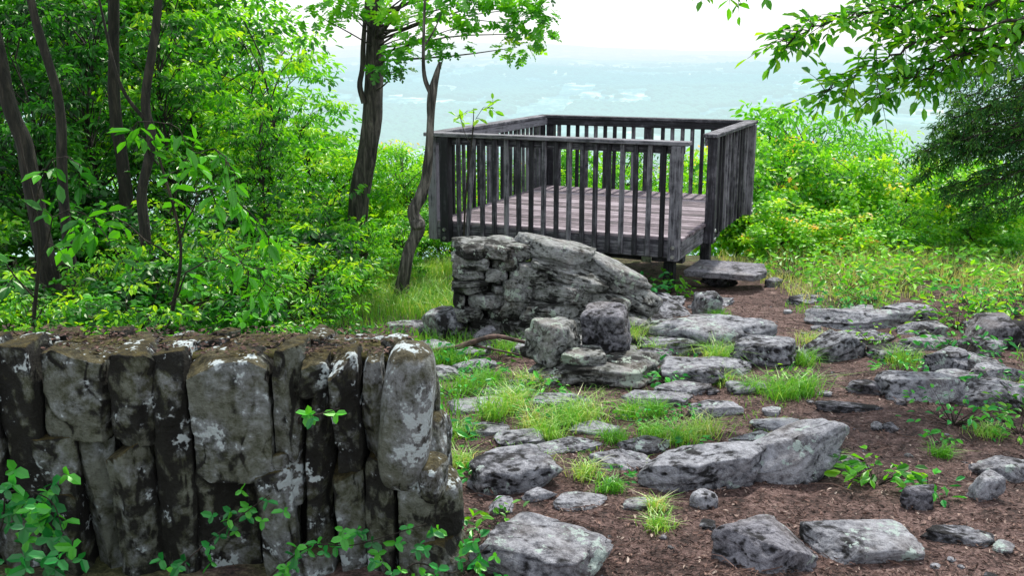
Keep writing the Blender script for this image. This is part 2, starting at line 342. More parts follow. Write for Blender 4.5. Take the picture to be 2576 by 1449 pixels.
def rock(x,y,w,d,h,rz=0,ry=0,rx=0,mat=None,lab='grey weathered rock half sunk in the dirt',name='rock',z=None,box=8,sink=.38,lo=.5,rough=1.1,planes=8,lay=.75):
    global rn; rn+=1
    V,F=rock_geo(w,d,h,rn*13+7,5 if w>.3 else 4 if w>.12 else 3,box=box,lo=lo,rough=rough,planes=planes,lay=lay); V=rot(V,rx,ry,0)
    zz=h1(x,y) if z is None else z
    V[:,2]+=h*(.5-sink)
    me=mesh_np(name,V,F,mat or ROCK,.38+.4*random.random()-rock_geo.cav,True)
    o=obj(name,me,loc=(x,y,zz)); o.rotation_euler[2]=rz
    o['label']=lab; o['category']='rock'; o['group']='rocks strewn along the ridge'; return o
rock(0.0,4.35,.44,.36,.20,.2,lab='pale grey angular rock with grass at its edge')
rock(.11,3.44,.54,.42,.22,-.3,lab='large pale grey boulder sunk in the dirt',lo=.62)
rock(.90,4.40,.66,.32,.24,.2,ry=-.12,lab='long low lichen-grey slab lying in leaf litter',box=5,sink=.3)
rock(1.32,4.48,.68,.28,.26,.26,ry=-.26,lab='long grey slab tilted up out of the dirt',box=5,sink=.2)
rock(.96,3.45,.40,.3,.22,.1,mat=ROCKD,lab='blocky dark rock with pale lichen spots',lo=.66)
rock(1.38,3.60,.46,.34,.13,-.15,lab='smooth flat-topped grey rock on bare soil',rough=.9,lo=.55,lay=.5)
rock(1.8,3.68,.28,.14,.07,-.4,lab='flat splinter of rock on the trail')
rock(1.82,4.1,.22,.16,.14,.2,mat=ROCKD,lab='dark rock beneath a leafy plant')
rock(2.13,4.15,.16,.14,.18,.2,lab='small rough upright rock beside the trail')
rock(2.38,4.5,.3,.2,.12,0,lab='low pale rock beside the trail')
rock(2.56,5.95,.50,.34,.26,.2,lab='grey cracked rock bordering the trail')
rock(2.98,5.85,.60,.38,.26,-.2,lab='grey lichen-covered rock bordering the trail')
rock(3.12,6.8,.34,.28,.28,.3,lab='rounded grey rock standing in weeds')
rock(3.95,7.8,.62,.44,.38,.3,mat=ROCKD,lab='dark pitted boulder in weeds')
rock(3.36,6.6,.46,.3,.18,0,lab='low lichen-grey rock in weeds')
rock(2.28,6.05,.28,.16,.13,-.3,mat=ROCKD,lab='dark wedge of rock on the trail')
rock(2.0,5.6,.42,.14,.07,-.1,mat=ROCKD,lab='thin dark rock edge across the trail')
rock(2.45,7.3,.6,.3,.32,.35,ry=-.3,lab='pale slab tilted up beside the trail',box=5)
rock(1.86,7.0,.58,.36,.3,.1,lab='grey rounded rock with grass around it')
rock(1.6,7.6,1.05,.65,.36,.15,lab='broad low outcrop of layered grey rock',lo=.6,lay=1.)
rock(1.24,6.5,.44,.32,.2,-.2,lab='flat-topped pale block in grass',lo=.7)
rock(.56,6.45,.98,.6,.2,.05,lab='broad base slab of the ruined wall',mat=RUINR,sink=.2,lo=.68,lay=.8)
rock(.30,6.55,.44,.4,.30,.25,ry=.12,lab='blocky light grey stone stacked on a slab',mat=RUINR,z=-.50,sink=0,lo=.7,planes=7)
rock(.48,6.42,.34,.3,.13,.4,lab='thin broken stone wedged between blocks',mat=RUINR,z=-.50,sink=0)
rock(.66,6.72,.42,.42,.36,.5,ry=-.15,lab='dark blocky boulder stacked on a slab',mat=ROCKD,z=-.50,sink=0,lo=.7,planes=7)
rock(.88,6.62,.34,.34,.18,.2,lab='small broken stone at the ruin',mat=RUINR)
bm=bmesh.new(); pts=[(-.44,-.30),(.34,-.36),(.46,-.1),(.40,.34),(-.34,.36)]
top=[bm.verts.new((a,b_,.07)) for a,b_ in pts]; bot=[bm.verts.new((a*.98,b_*.98,0)) for a,b_ in pts]
bm.faces.new(top); bm.faces.new(bot[::-1])
for q in range(5): bm.faces.new([bot[q],bot[(q+1)%5],top[(q+1)%5],top[q]])
bmesh.ops.bevel(bm,geom=bm.edges[:],offset=.007,segments=1,affect='EDGES')
bmesh.ops.triangulate(bm,faces=bm.faces[:]); bmesh.ops.subdivide_edges(bm,edges=bm.edges[:],cuts=3,use_grid_fill=True); bmesh.ops.triangulate(bm,faces=bm.faces[:])
bm.verts.index_update(); V=np.array([v.co[:] for v in bm.verts]); F=np.array([[v.index for v in f.verts] for f in bm.faces]); bm.free()
V[:,2]+=.004*fbm(V*6,3,4)
o=obj('step_stone',mesh_np('step_stone',V,F,ROCKD,np.full(len(V),.75)),loc=(2.42,11.0,-.87)); o.rotation_euler[2]=-.3
o['label']='flat purple-grey stone step beside the deck'; o['category']='step stone'
rock(2.38,11.15,.44,.4,.18,0,mat=ROCKD,lab='small dark stone propping the step',z=-1.05,sink=0); rock(2.95,10.95,.2,.2,.16,0,mat=ROCKD,lab='small dark stone beside the step')
rock(1.84,9.05,.26,.26,.34,.2,lab='upright blocky stone on the path',lo=.8)
rock(1.38,9.2,.55,.65,.16,.3,rx=.2,lab='flat tilted slab beside the ruined wall',lo=.8,planes=8)
rock(2.1,9.9,.45,.3,.07,.1,lab='flat worn paving stone on the path')
rock(3.1,8.6,.98,.5,.24,.05,lab='long low outcrop beside the path',lay=1.)
rock(-.55,8.0,.32,.3,.42,.2,ry=-.4,lab='leaning grey stone at the foot of the ruin',box=4)
rock(-.19,7.6,.26,.24,.24,.2,ry=.4,lab='small split stone in the grass',mat=ROCKD)
rock(-.28,6.7,.36,.22,.09,.1,ry=-.1,lab='flat tan stone in the grass')
rock(-.64,7.3,.4,.26,.14,.3,lab='flat stone in the grass')
rock(-1.35,7.6,.42,.26,.15,.0,lab='flat pale stone in the grass')
rock(.54,4.6,.34,.24,.10,.1,lab='flat rock flush with the dirt')
rock(.9,5.85,.44,.22,.09,-.2,lab='flat pale stone in the grass')
rock(1.2,5.6,.32,.2,.1,.2,lab='flat pale stone in the dirt')
rock(1.55,6.15,.3,.2,.1,.1,lab='flat pale stone in the dirt')
rock(1.25,8.15,.5,.35,.2,.1,lab='layered rock edge beside the path')
rock(1.75,8.6,.4,.3,.12,.1,lab='flat stone in the path')
for (x,y,w,d,h,a) in [(2.05,7.75,.5,.32,.12,.2),(2.9,7.9,.5,.34,.14,.1),(1.0,7.0,.45,.34,.16,.3),(1.5,8.1,.5,.28,.15,0),(1.9,9.5,.4,.3,.07,.1),(3.0,9.8,.45,.34,.09,.2),(3.7,8.9,.55,.38,.22,.1),(3.5,8.2,.45,.34,.2,.2),(.1,6.3,.45,.28,.11,.1),(-.5,6.5,.4,.28,.1,.2),(-.05,6.0,.35,.24,.07,.1),(.3,5.75,.4,.24,.08,0),(.1,7.2,.4,.28,.14,.2),(-.3,7.2,.35,.24,.12,.4),(1.1,6.1,.4,.24,.08,.2),(-.2,5.6,.35,.24,.07,.3),(.7,4.9,.3,.2,.07,.2),(.3,4.85,.35,.22,.07,.1),(1.5,5.3,.3,.2,.08,.3),(.85,7.0,.5,.35,.14,.1),(1.5,6.75,.5,.3,.14,.3),(1.2,7.35,.5,.3,.18,.1),(3.3,7.6,.5,.3,.16,.1),(2.9,7.3,.4,.3,.14,.3),(4.2,8.3,.6,.4,.2,.1),(-.9,8.2,.4,.3,.16,.1),(.05,5.0,.3,.2,.06,.4),(1.3,5.0,.28,.2,.07,.1),(1.6,9.8,.4,.3,.08,.2),(3.3,9.2,.4,.3,.1,.2),(.45,5.2,.3,.2,.06,.1),(-.15,5.15,.3,.2,.06,.1),(.1,4.75,.28,.2,.05,.3),(.3,4.05,.26,.18,.06,.2),(.55,4.0,.16,.12,.05,.5),
    (2.75,6.15,.4,.3,.14,.1),(3.2,6.1,.4,.3,.16,.2),(3.0,6.45,.4,.3,.14,.3),(3.4,7.0,.45,.3,.16,.1),(3.6,7.4,.45,.3,.2,.1),(1.1,4.62,.3,.2,.1,.3),(1.66,4.62,.3,.2,.08,.2)]:
    rock(x,y,w,d,h,a,lab='flat grey ledge of rock embedded in the dirt',sink=.44,lo=.55)
rock(-.05,3.98,.13,.12,.07,.1); rock(.85,4.08,.12,.1,.11,.4); rock(.12,4.12,.16,.1,.06,.4)
rock(1.12,4.75,.1,.1,.07,.2); rock(1.22,4.60,.13,.1,.1,.2,z=h1(1.22,4.60)+.03)
rr=np.random.default_rng(77)
placed=0
while placed<130:
    y=3.3+rr.random()**1.3*6.5; x=-.3*y*.5+rr.random()*(.53*y+.6)
    if x<-.25 and y<6: continue
    w=.02+.09*rr.random()**2.2
    rock(x,y,w*1.2,w,w*.5,rr.random()*3,mat=ROCK if rr.random()<.7 else ROCKD,lab='small loose stone on the dirt'); placed+=1

# ---------------------------------------------------------------- near stone wall
def stone_into(acc,x,y,z,w,d,h,seed,t=.5,rx=0,ry=0,rz=0,sub=4,box=8,lo=.6,rough=.8,planes=9,lay=.4):
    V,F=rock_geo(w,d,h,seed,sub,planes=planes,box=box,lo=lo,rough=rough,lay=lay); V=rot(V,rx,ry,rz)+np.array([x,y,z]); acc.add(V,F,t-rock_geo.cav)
W=Acc(); ZD=-.025
L=[(-2.3,-2.12,-.1,.59),(-2.12,-1.98,.12,.57),(-1.98,-1.86,-.05,.59),(-1.86,-1.71,-.02,.60),(-1.70,-1.46,.235,.585),(-1.455,-1.29,.21,.555),(-1.30,-1.185,.28,.57),(-1.19,-.872,.08,.55),
   (-.868,-.765,.15,.57),(-.765,-.66,.40,.545),(-.65,-.552,.12,.56),(-.55,-.465,.14,.525),
   (-2.3,-2.10,-.42,-.07),(-2.11,-1.97,-.42,.14),(-1.97,-1.75,-.42,-.02),(-1.76,-1.60,.0,.26),(-1.75,-1.60,-.42,.03),(-1.60,-1.475,-.42,.265),(-1.475,-1.32,-.42,.24),(-1.32,-1.18,-.42,.31),
   (-1.18,-.94,-.42,.12),(-.94,-.80,-.42,.14),(-.87,-.77,-.03,.18),(-.77,-.66,-.22,.43),(-.80,-.66,-.42,-.18),(-.66,-.545,-.42,.15),(-.545,-.42,-.42,.17),(-.43,-.29,-.42,.08)]
def slab(acc,a,b,z0,z1,y,seed,t,ry=0,rz=0,sub=5):
    rg=np.random.default_rng(seed); V,F=ico(sub); P=V/((np.abs(V)**14).sum(1)**(1/14))[:,None]
    w=b-a; h=z1-z0
    for k in range(6):
        an=rg.random()*6.28; n=np.array([math.cos(an),0.12*rg.normal(),math.sin(an)]); n/=np.linalg.norm(n)
        o=(abs(n[0])+abs(n[2]))*(.83+.15*rg.random()); s=P@n-o; P=P-np.maximum(0,s)[:,None]*n
    for k in range(3):
        n=nrm(np.array([rg.normal()*.3,-1,rg.normal()*.2])); s=P@n-(.85+.13*rg.random()); P=P-np.maximum(0,s)[:,None]*n
    P=P*np.array([w,.24,h])/2
    off=rg.random(3)*40
    f1=fbm(P*5+off,2,11)*2.6; fr=f1-np.floor(f1); st=np.floor(f1)+np.clip((fr-.88)/.12,0,1); fine=fbm(P*26+off,4,7)
    edge=np.exp(-((fr-.92)/.07)**2)
    D=nrm(P*np.array([1/w,1/.24,1/h])**2)
    P=P+D*(.006*st+.007*fine+.004*fbm(P*9+off,2,3))[:,None]
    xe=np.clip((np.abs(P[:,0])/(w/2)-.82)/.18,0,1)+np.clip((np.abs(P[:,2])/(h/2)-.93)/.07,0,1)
    P=rot(P,0,ry,rz)+np.array([(a+b)/2,y,(z0+z1)/2+ZD]); acc.add(P,F,t-np.clip(.5*edge-.6*fine+.4*xe,-.3,1.1))  # crevice shade painted into tint, slab borders darker too
for k,(a,b,z0,z1) in enumerate(L):
    yy=3.49+.026*math.sin(k*2.3)+.014*((k*7)%3-1)
    slab(W,a-.001,b+.001,z0-.006,z1+.014*math.sin(k*4.1),yy,900+k,.3+.65*((k*37)%10)/10,ry=.04*math.sin(k*1.7),rz=.09*math.sin(k*3.1),sub=6 if (b-a)>.18 else 5)
stone_into(W,-.385,3.45,.29,.19,.27,.55,771,t=1.05,ry=.10,sub=6,box=3.6,lo=.9,rough=.45,lay=.1,planes=6)
for k,(x,y,z,w,d,h) in enumerate([(-.35,3.6,.38,.14,.2,.2),(-.32,3.62,.12,.14,.3,.24),(-.29,3.52,-.08,.22,.32,.26),(-.34,3.72,.26,.12,.2,.3),(-.33,3.76,0,.18,.2,.4),(-.28,3.46,-.30,.28,.34,.26),(-.30,3.42,.06,.13,.22,.16)]):
    stone_into(W,x,y,z,w,d,h,640+k,t=.6,sub=5,box=4,lo=.7,planes=7)
for k in range(18):
    x=-2.3+k*.11+.03*math.sin(k*5)
    stone_into(W,x,3.70+.08*math.sin(k*2.9),.485+.016*math.sin(k*1.9),.18+.07*math.sin(k*3.3),.12,.08,300+k,t=.35+.3*((k*3)%7)/7,sub=4,rz=k)
wall=obj('stone_wall',W.mesh('stone_wall',WALLR,True))
wall['label']='low mossy dry-stone wall of upright slabs with white lichen'; wall['category']='stone wall'
def core_mat():
    m,nt=newmat('mossy_soil'); c=coords(nt,rand=False); n=noise_(nt,c,26,6,.8); n2=noise_(nt,c,4,3)
    r=ramp(nt,[(.40,(.008,.006,.004)),(.48,(.055,.036,.015)),(.56,(.15,.10,.045)),(.68,(.30,.22,.13))]); nt.links.new(n,r.inputs[0])
    ms=ramp(nt,[(.42,(0,0,0)),(.52,(1,1,1))]); nt.links.new(n2,ms.inputs[0])
    col=mixc(nt,math_(nt,'MULTIPLY',ms.outputs[0],.7),r.outputs[0],(.10,.10,.015))
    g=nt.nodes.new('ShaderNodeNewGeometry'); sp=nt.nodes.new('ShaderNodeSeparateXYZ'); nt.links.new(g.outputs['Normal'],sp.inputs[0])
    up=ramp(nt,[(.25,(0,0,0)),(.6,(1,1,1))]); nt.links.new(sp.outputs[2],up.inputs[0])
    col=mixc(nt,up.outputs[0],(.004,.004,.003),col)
    p=nd(nt,'ShaderNodeBsdfPrincipled',Roughness=1); nt.links.new(col,p.inputs['Base Color']); nt.links.new(bump_(nt,n,1,.04),p.inputs['Normal']); out(nt,p.outputs[0]); return m
CORE=core_mat()
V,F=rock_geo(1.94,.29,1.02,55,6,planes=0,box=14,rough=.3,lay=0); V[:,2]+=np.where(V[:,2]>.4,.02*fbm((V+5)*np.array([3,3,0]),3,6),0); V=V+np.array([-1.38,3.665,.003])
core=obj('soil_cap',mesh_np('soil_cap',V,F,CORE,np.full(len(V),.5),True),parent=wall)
A=Acc(); n=1500; P=np.stack([-2.3+1.93*R.random(n),3.46+.34*R.random(n),.517+.022*R.random(n)],-1)
leaves(A,P,R.normal(size=(n,3))*np.array([1,1,.25]),np.tile([0,0,1.],(n,1))+R.normal(size=(n,3))*.3,.01+.018*R.random(n),.55*R.random(n)**1.3,LEAF,1.2)
def chip_mat():
    m,nt=newmat('litter'); r=ramp(nt,[(0,(.02,.012,.009)),(.4,(.11,.06,.046)),(.75,(.25,.155,.125)),(1,(.5,.41,.35))]); nt.links.new(tint_(nt),r.inputs[0])
    p=nd(nt,'ShaderNodeBsdfPrincipled',Roughness=.9); nt.links.new(r.outputs[0],p.inputs['Base Color']); out(nt,p.outputs[0]); return m
LITTER=chip_mat()
obj('leaf_debris',A.mesh('leaf_debris',LITTER),parent=wall,kind='stuff')

# ---------------------------------------------------------------- ruined wall by the deck
U=Acc(); sd=2000
rg=np.random.default_rng(3)
z=-.82
while z<-.02:
    hh=.035+.085*rg.random(); x=-.48
    while x<.0:
        w=.09+.26*rg.random(); w=min(w,.05-x+.05)
        for yy in (8.0,8.22):
            sd+=1; stone_into(U,x+w/2+.02*math.sin(sd),yy+.12*(rg.random()-.3),z+hh/2+.012*math.sin(sd*3),w*1.04,.28,hh*1.15,sd,t=.1+.9*rg.random(),ry=.3*(rg.random()-.5),rz=.6*(rg.random()-.5),lo=.7,rough=1.1,sub=4 if yy<8.1 else 3,lay=.3,planes=7)
        x+=w*.95
    z+=hh
for (x,y,z,w,d,h,ry,rz,t) in [(-.27,8.15,.02,.48,.42,.09,.02,0,.6),(.04,8.1,-.02,.34,.36,.14,0,.2,.6),(.36,8.12,-.05,.70,.55,.22,.24,.1,.9),(.46,8.02,-.2,.70,.48,.18,.22,0,.65),(.2,7.96,-.2,.38,.32,.18,.1,0,.7),
      (.04,7.95,-.32,.26,.28,.2,.2,0,.55),(.05,7.98,-.5,.32,.3,.22,.1,.1,.5),(.06,7.95,-.68,.34,.3,.24,0,.1,.4),(.44,7.92,-.34,.6,.42,.2,.12,0,.65),(.32,7.86,-.50,.6,.46,.2,-.05,0,.5),(.56,7.84,-.62,.52,.44,.2,.1,0,.6),(.26,7.84,-.68,.46,.4,.2,0,0,.5),(.4,7.8,-.76,.7,.4,.16,0,0,.5),
      (.82,8.22,-.25,.76,.6,.24,.44,.1,.9),(1.0,8.28,-.46,.56,.55,.26,.5,.1,.8),(.76,8.02,-.46,.5,.48,.24,.3,0,.55),(.92,7.98,-.64,.52,.44,.24,.25,0,.5),(.7,7.82,-.68,.46,.38,.22,.1,0,.6),
      (.3,7.5,-.72,.4,.3,.18,.1,.3,.6),(.62,7.45,-.70,.46,.34,.2,.1,.1,.55),(.05,7.6,-.72,.28,.24,.14,.2,.4,.6),(.9,7.6,-.7,.4,.34,.22,.2,0,.6),(.5,7.2,-.66,.5,.36,.2,.05,.2,.6),(.75,7.1,-.62,.4,.34,.2,.1,0,.5)]:
    sd+=1; stone_into(U,x,y,z,w,d,h,sd,t=t,ry=ry,rz=rz,sub=5,lo=.62,rough=1.15,planes=8,lay=.6)
V,F=rock_geo(.44,.3,.8,5,4,planes=2,box=8,rough=.3); U.add(V+np.array([-.22,8.17,-.42]),F,-.3)
V,F=rock_geo(.95,.36,.56,6,4,planes=6,box=6,rough=.6); U.add(V+np.array([.45,8.24,-.52]),F,-.3)
ru=obj('ruined_wall',U.mesh('ruined_wall',RUINR,True)); ru['label']='collapsed dry-stone wall end topped with big weathered slabs'; ru['category']='stone wall'

# ---------------------------------------------------------------- observation deck
ang=math.radians(-24.0)
deck=empty('observation_deck',(-.86,11.3,0.015),label='weathered wooden lookout deck with slatted railing above the valley',category='deck'); deck.rotation_euler[2]=ang
DW,DD,ZF,ZT=2.86,3.3,-.32,.68
def boxgeo(c,s,r=(0,0,0),bev=.006):
    bm=bmesh.new(); bmesh.ops.create_cube(bm,size=1)
    for v in bm.verts: v.co=Vector((v.co.x*s[0],v.co.y*s[1],v.co.z*s[2]))
    if bev: bmesh.ops.bevel(bm,geom=bm.edges[:],offset=bev,segments=1,affect='EDGES')
    M=Matrix.Translation(c)@Euler(r).to_matrix().to_4x4(); bm.transform(M)
    bm.verts.index_update(); V=[v.co[:] for v in bm.verts]; F=[[v.index for v in f.verts] for f in bm.faces]; bm.free(); return V,F
def boxobj(name,boxes,mat,parent,extra=None):
    V=[];F=[];T=[]
    for (c,s,*r) in boxes:
        v,f=boxgeo(c,s,r[0] if r else (0,0,0)); b=len(V); V+=v; F+=[[i+b for i in q] for q in f]; T+=[random.random()]*len(v)
    nb=len(F)
    if extra:
        for (v,f) in extra: b=len(V); V+=v; F+=[[i+b for i in q] for q in f]; T+=[.5]*len(v)
    me=bpy.data.meshes.new(name); me.from_pydata(V,[],F); a=me.attributes.new('tint','FLOAT','POINT'); a.data.foreach_set('value',T)
    me.materials.append(mat); me.materials.append(METAL)
    for p in me.polygons[nb:]: p.material_index=1
    return obj(name,me,parent=parent)
bo=[]; nb=23; bw=DD/nb
for k in range(nb):
    bo.append(((DW/2+random.uniform(-.006,.006),bw*(k+.5),ZF-.018+random.uniform(-.002,.002)),(DW+.03,bw-.012,.036)))
boxobj('floor',bo,WF,deck)
RJ=ZF-.036-.095
boxobj('rim_board',[((DW/2,.02,RJ),(DW,.038,.19))],WX,deck); boxobj('rim_board',[((DW/2,DD-.02,RJ),(DW,.038,.19))],WX,deck)
boxobj('rim_board',[((.02,DD/2,RJ),(.038,DD-.085,.19))],WY,deck); boxobj('rim_board',[((DW-.02,DD/2,RJ),(.038,DD-.085,.19))],WY,deck)
boxobj('joists',[((k*.41+.35,DD/2,RJ),(.038,DD-.09,.18)) for k in range(6)],WY,deck)
boxobj('support_beam',[((DW/2,.75,RJ-.19),(DW-.3,.13,.19))],WX,deck); boxobj('support_beam',[((DW/2,2.5,RJ-.19),(DW-.3,.13,.19))],WX,deck)
for (px_,py_) in [(.35,.75),(2.55,.75),(.35,2.5),(2.55,2.5)]:
    wxp=-.87+px_*math.cos(ang)-py_*math.sin(ang); wyp=11.3+px_*math.sin(ang)+py_*math.cos(ang)
    zb=h1(wxp,wyp)-.1; zt=RJ-.285
    boxobj('support_post',[((px_,py_,(zb+zt)/2),(.12,.12,zt-zb))],WZ,deck)
boxobj('support_bracket',[((2.3,.67,RJ-.2),(.12,.012,.2))],METAL,deck)
def bolt(x,y,z,axis):
    bm=bmesh.new(); bmesh.ops.create_cone(bm,cap_ends=True,segments=12,radius1=.024,radius2=.018,depth=.02)
    M=Matrix.Translation((x,y,z))@(Euler((math.pi/2,0,0)) if axis=='y' else Euler((0,math.pi/2,0))).to_matrix().to_4x4(); bm.transform(M)
    bm.verts.index_update(); V=[v.co[:] for v in bm.verts]; F=[[v.index for v in f.verts] for f in bm.faces]; bm.free(); return V,F
zb=RJ-.1
def railing(name_lab,p0,p1,outn,posts,nbal,lean=None,extend=(0,0)):
    p0=Vector(p0);p1=Vector(p1);d=(p1-p0);Ln=d.length;d.normalize();n=Vector(outn)
    alongx=abs(d.x)>.5; mat=WX if alongx else WY
    def B(t,o,z,l,wd,h):
        c=p0+d*t+n*o; return ((c.x,c.y,z),((l,wd,h) if alongx else (wd,l,h)))
    rail=boxobj('railing',[B(Ln/2+(extend[1]-extend[0])/2,.03,ZT-.021,Ln+extend[0]+extend[1],.16,.042), B(Ln/2,-.02,ZT-.042-.047,Ln-.004,.037,.09)],mat,deck)
    for (t,dbl) in posts:
        c=p0+d*t+n*.055
        ex=[bolt(*(c+n*.061)[:2],RJ+.045,'y' if alongx else 'x'),bolt(*(c+n*.061)[:2],RJ-.055,'y' if alongx else 'x')]
        boxobj('post',[((c.x,c.y,(zb+ZT-.044)/2),(.11,.11,ZT-.044-zb))],WZ,rail,ex)
    ts=[posts[0][0]+(posts[-1][0]-posts[0][0])*(k+1)/(nbal+1) for k in range(nbal)]
    for k,t in enumerate(ts):
        if any(abs(t-q[0])<.09 for q in posts): continue
        c=p0+d*t+n*.024
        r=(0,(0.09 if (lean and k==lean) else random.uniform(-.008,.008)),0)
        boxobj('baluster',[((c.x,c.y,(zb+.02+ZT-.049)/2),((.05,.04) if alongx else (.04,.042))+(ZT-.049-zb-.02,),r)],WZ,rail)
    return rail
railing('front',(0,0,0),(DW,0,0),(0,-1,0),[(.15,0),(DW-.06,0)],17,lean=1,extend=(.1,.06))
railing('left',(0,0,0),(0,DD,0),(-1,0,0),[(.05,0),(1.65,0),(DD-.06,0)],22,extend=(-.06,-.1))
railing('back',(0,DD,0),(DW,DD,0),(0,1,0),[(.06,0),(1.5,0),(DW-.06,0)],19,extend=(.1,.1))
railing('right',(DW,1.0,0),(DW,DD,0),(1,0,0),[(.06,0),(DD-1.0-.06,0)],12,extend=(.03,-.1))

# ---------------------------------------------------------------- plants library
LH={}
def build_plant(seed,h,r,z0,ncl,per,leafL,cr,tmpl=LEAF,stem=.05,flat=.4,droop=.3,lean=0,multi=1,shellp=.5,tb=.5):
    rg=np.random.default_rng(seed); TA=Acc(); LA=Acc()
    C=[]
    while len(C)<ncl:
        q=nrm(rg.normal(size=3))*rg.random()**shellp
        c=np.array([q[0]*r,q[1]*r,z0+(h-z0)*(.5+.5*q[2])])
        if vn((c/max(r,.1)*2.2+seed)[None],seed)[0]<-.25: continue
        C.append(c)
    C=np.array(C)
    tops=[]
    for k in range(multi):
        a=rg.random()*6.28; sx=.5*r*(multi>1)
        pts=[(0,0,-.25),(lean*.2*h+.1*sx*math.cos(a),.1*sx*math.sin(a),h*.25),(lean*.5*h+sx*.5*math.cos(a)+rg.normal()*.03*h,sx*.5*math.sin(a)+rg.normal()*.03*h,h*.5),(lean*h+sx*math.cos(a),sx*math.sin(a),h*.8)]
        P=spline(pts,12); V,F=tube(P,[stem*1.15,stem,stem*.7,stem*.2],8 if stem>.04 else 5,.25,seed); TA.add(V,F); tops.append(P)
    for c in C:
        P=tops[rg.integers(multi)]; zt=max(0.1*h,c[2]-.35*np.linalg.norm(c[:2])-.1*h); k=int(np.argmin(np.abs(P[:,2]-zt))); s=P[k]
        mid=(s+c)/2+rg.normal(size=3)*.05*r+np.array([0,0,.04*h])
        bp=spline([s,mid,c],6); ln=np.linalg.norm(c-s); V,F=tube(bp,[min(stem*.45,.008+.01*ln),.004+.002*ln,.002],4); TA.add(V,F)
    clump_leaves(LA,C,cr*(.6+.8*rg.random(ncl)),per,leafL,rg,flat,tmpl,droop,tb,.7)
    return TA,LA
LIB={}
def lib(key,leafmat,barkmat,**kw):
    T,Lf=build_plant(**kw); LIB[key]=(T.mesh(key+'_wood',barkmat,True),Lf.mesh(key+'_leaves',leafmat)); LH[key]=kw['h']+kw['cr']*.3
def put(key,x,y,s=1,rz=None,sz=None,name='tree',lab='',cat='tree',grp=None,mat=None,zoff=0):
    e=empty(name,(x,y,h1(x,y)+zoff)); e.rotation_euler[2]=random.random()*6.28 if rz is None else rz; e.scale=(s,s,sz or s)
    e['label']=lab; e['category']=cat
    if grp: e['group']=grp
    a,b=('trunk','crown') if 'tree' in name or 'sapling' in name else ('stems','foliage')
    obj(a,LIB[key][0],parent=e); o=obj(b,LIB[key][1],parent=e)
    if mat: o.material_slots[0].link='OBJECT'; o.material_slots[0].material=mat
    return e
for k in range(3):
    lib('big%d'%k,G_FOREST,BARK,seed=11+k,h=7.0,r=2.5,z0=1.2,ncl=95,per=60,leafL=.16,cr=.62,stem=.11,flat=.4,tmpl=LEAF)
for k in range(3):
    lib('sap%d'%k,G_FOREST,BARK,seed=31+k,h=4.2,r=1.25,z0=.5,ncl=54,per=42,leafL=.12,cr=.32,stem=.03,flat=.28,lean=.06*(k-1),tmpl=LEAF)
for k in range(3):
    lib('shrub%d'%k,G_FOREST,TWIG,seed=51+k,h=1.5,r=.75,z0=.15,ncl=50,per=30,leafL=.095,cr=.2,stem=.012,flat=.35,multi=4,tmpl=[LEAF,ROUND,LONG][k])
for k in range(2):
    lib('oak%d'%k,G_MID,TWIG,seed=71+k,h=3.0,r=1.5,z0=.1,ncl=95,per=44,leafL=.15,cr=.40,stem=.03,flat=.6,multi=3,tmpl=OAK if k==0 else LEAF)
lib('feather',G_BRIGHT,TWIG,seed=91,h=3.0,r=1.5,z0=.1,ncl=110,per=50,leafL=.1,cr=.3,stem=.025,flat=.5,multi=2,tmpl=LONG)

gF='trees of the hillside wood'
rq=np.random.default_rng(12)
spots=[(-9.5,15),(-7.2,16.5),(-5.3,15.6),(-8.2,20),(-5.9,21),(-12,19),(-6.3,18.2),(-11,25)]
for k,(x,y) in enumerate(spots):
    put('big%d'%(k%3),x,y,s=.85+.25*rq.random(),lab='leafy green hardwood tree on the wooded slope',grp=gF,mat=G_DEEP if k in (0,) else (G_MID if k in (4,) else None))
gS='saplings of the understory'
for k,(x,y,s) in enumerate([(-4.0,11.9,.8),(-3.1,12.6,.8),(-5.2,12.4,.9),(-6.3,12.2,.95),(-4.5,13.6,.95),(-2.9,14.2,.62),(-7.0,13.0,1.0),(-3.8,15.0,.85),(-5.6,14.3,1.),(-2.75,10.9,.5),(-5.3,10.9,.75),(-5.6,13.0,.55),(-4.6,12.4,.5),(-6.9,14.6,.7),(-3.6,13.4,.5),(-8.0,15.4,.8)]):
    put('sap%d'%(k%3),x,y,s=s,name='sapling',lab='thin understory sapling with layered green leaves',cat='sapling',grp=gS,mat=G_MID if k in (1,5,7,14) else (G_DEEP if k in (2,3,10,12) else None))
gU='shrubs of the understory'
sh=[(-2.55,5.0,.42),(-2.1,4.8,.36),(-1.75,5.1,.4),(-1.4,5.6,.36),(-1.15,6.2,.3),(-2.9,5.6,.42),(-2.35,5.9,.5),(-1.8,6.4,.5),(-1.5,7.2,.5),(-3.3,6.5,.5),(-2.7,7.0,.6),(-2.1,7.5,.65),(-1.7,8.4,.6),(-3.9,7.6,.5),(-3.2,8.0,.55),(-2.5,8.6,.7),(-1.95,9.3,.65),(-4.6,8.4,.5),(-3.4,8.6,.45),(-2.7,9.8,.8),(-2.1,10.4,.7),(-5.4,9.8,.8),(-4.2,10.2,.8),(-3.0,10.6,.8),(-2.4,11.5,.9),(-4.9,11,.9),(-3.1,4.8,.36),(-3.6,10.0,.7),(-5.9,11.4,.9),(-1.75,10.9,.5),(-1.35,11.6,.55),(-1.5,9.6,.35),(-1.25,10.8,.35)]
for k,(x,y,s) in enumerate(sh):
    put('shrub%d'%(k%3),x,y,s=s*1.15,sz=s,name='shrub',lab='leafy green undergrowth shrub beneath the trees',cat='shrub',grp=gU,mat=G_MID if k>28 else (G_DEEP if k%3==1 else None))
gO='bushes on the open slope'
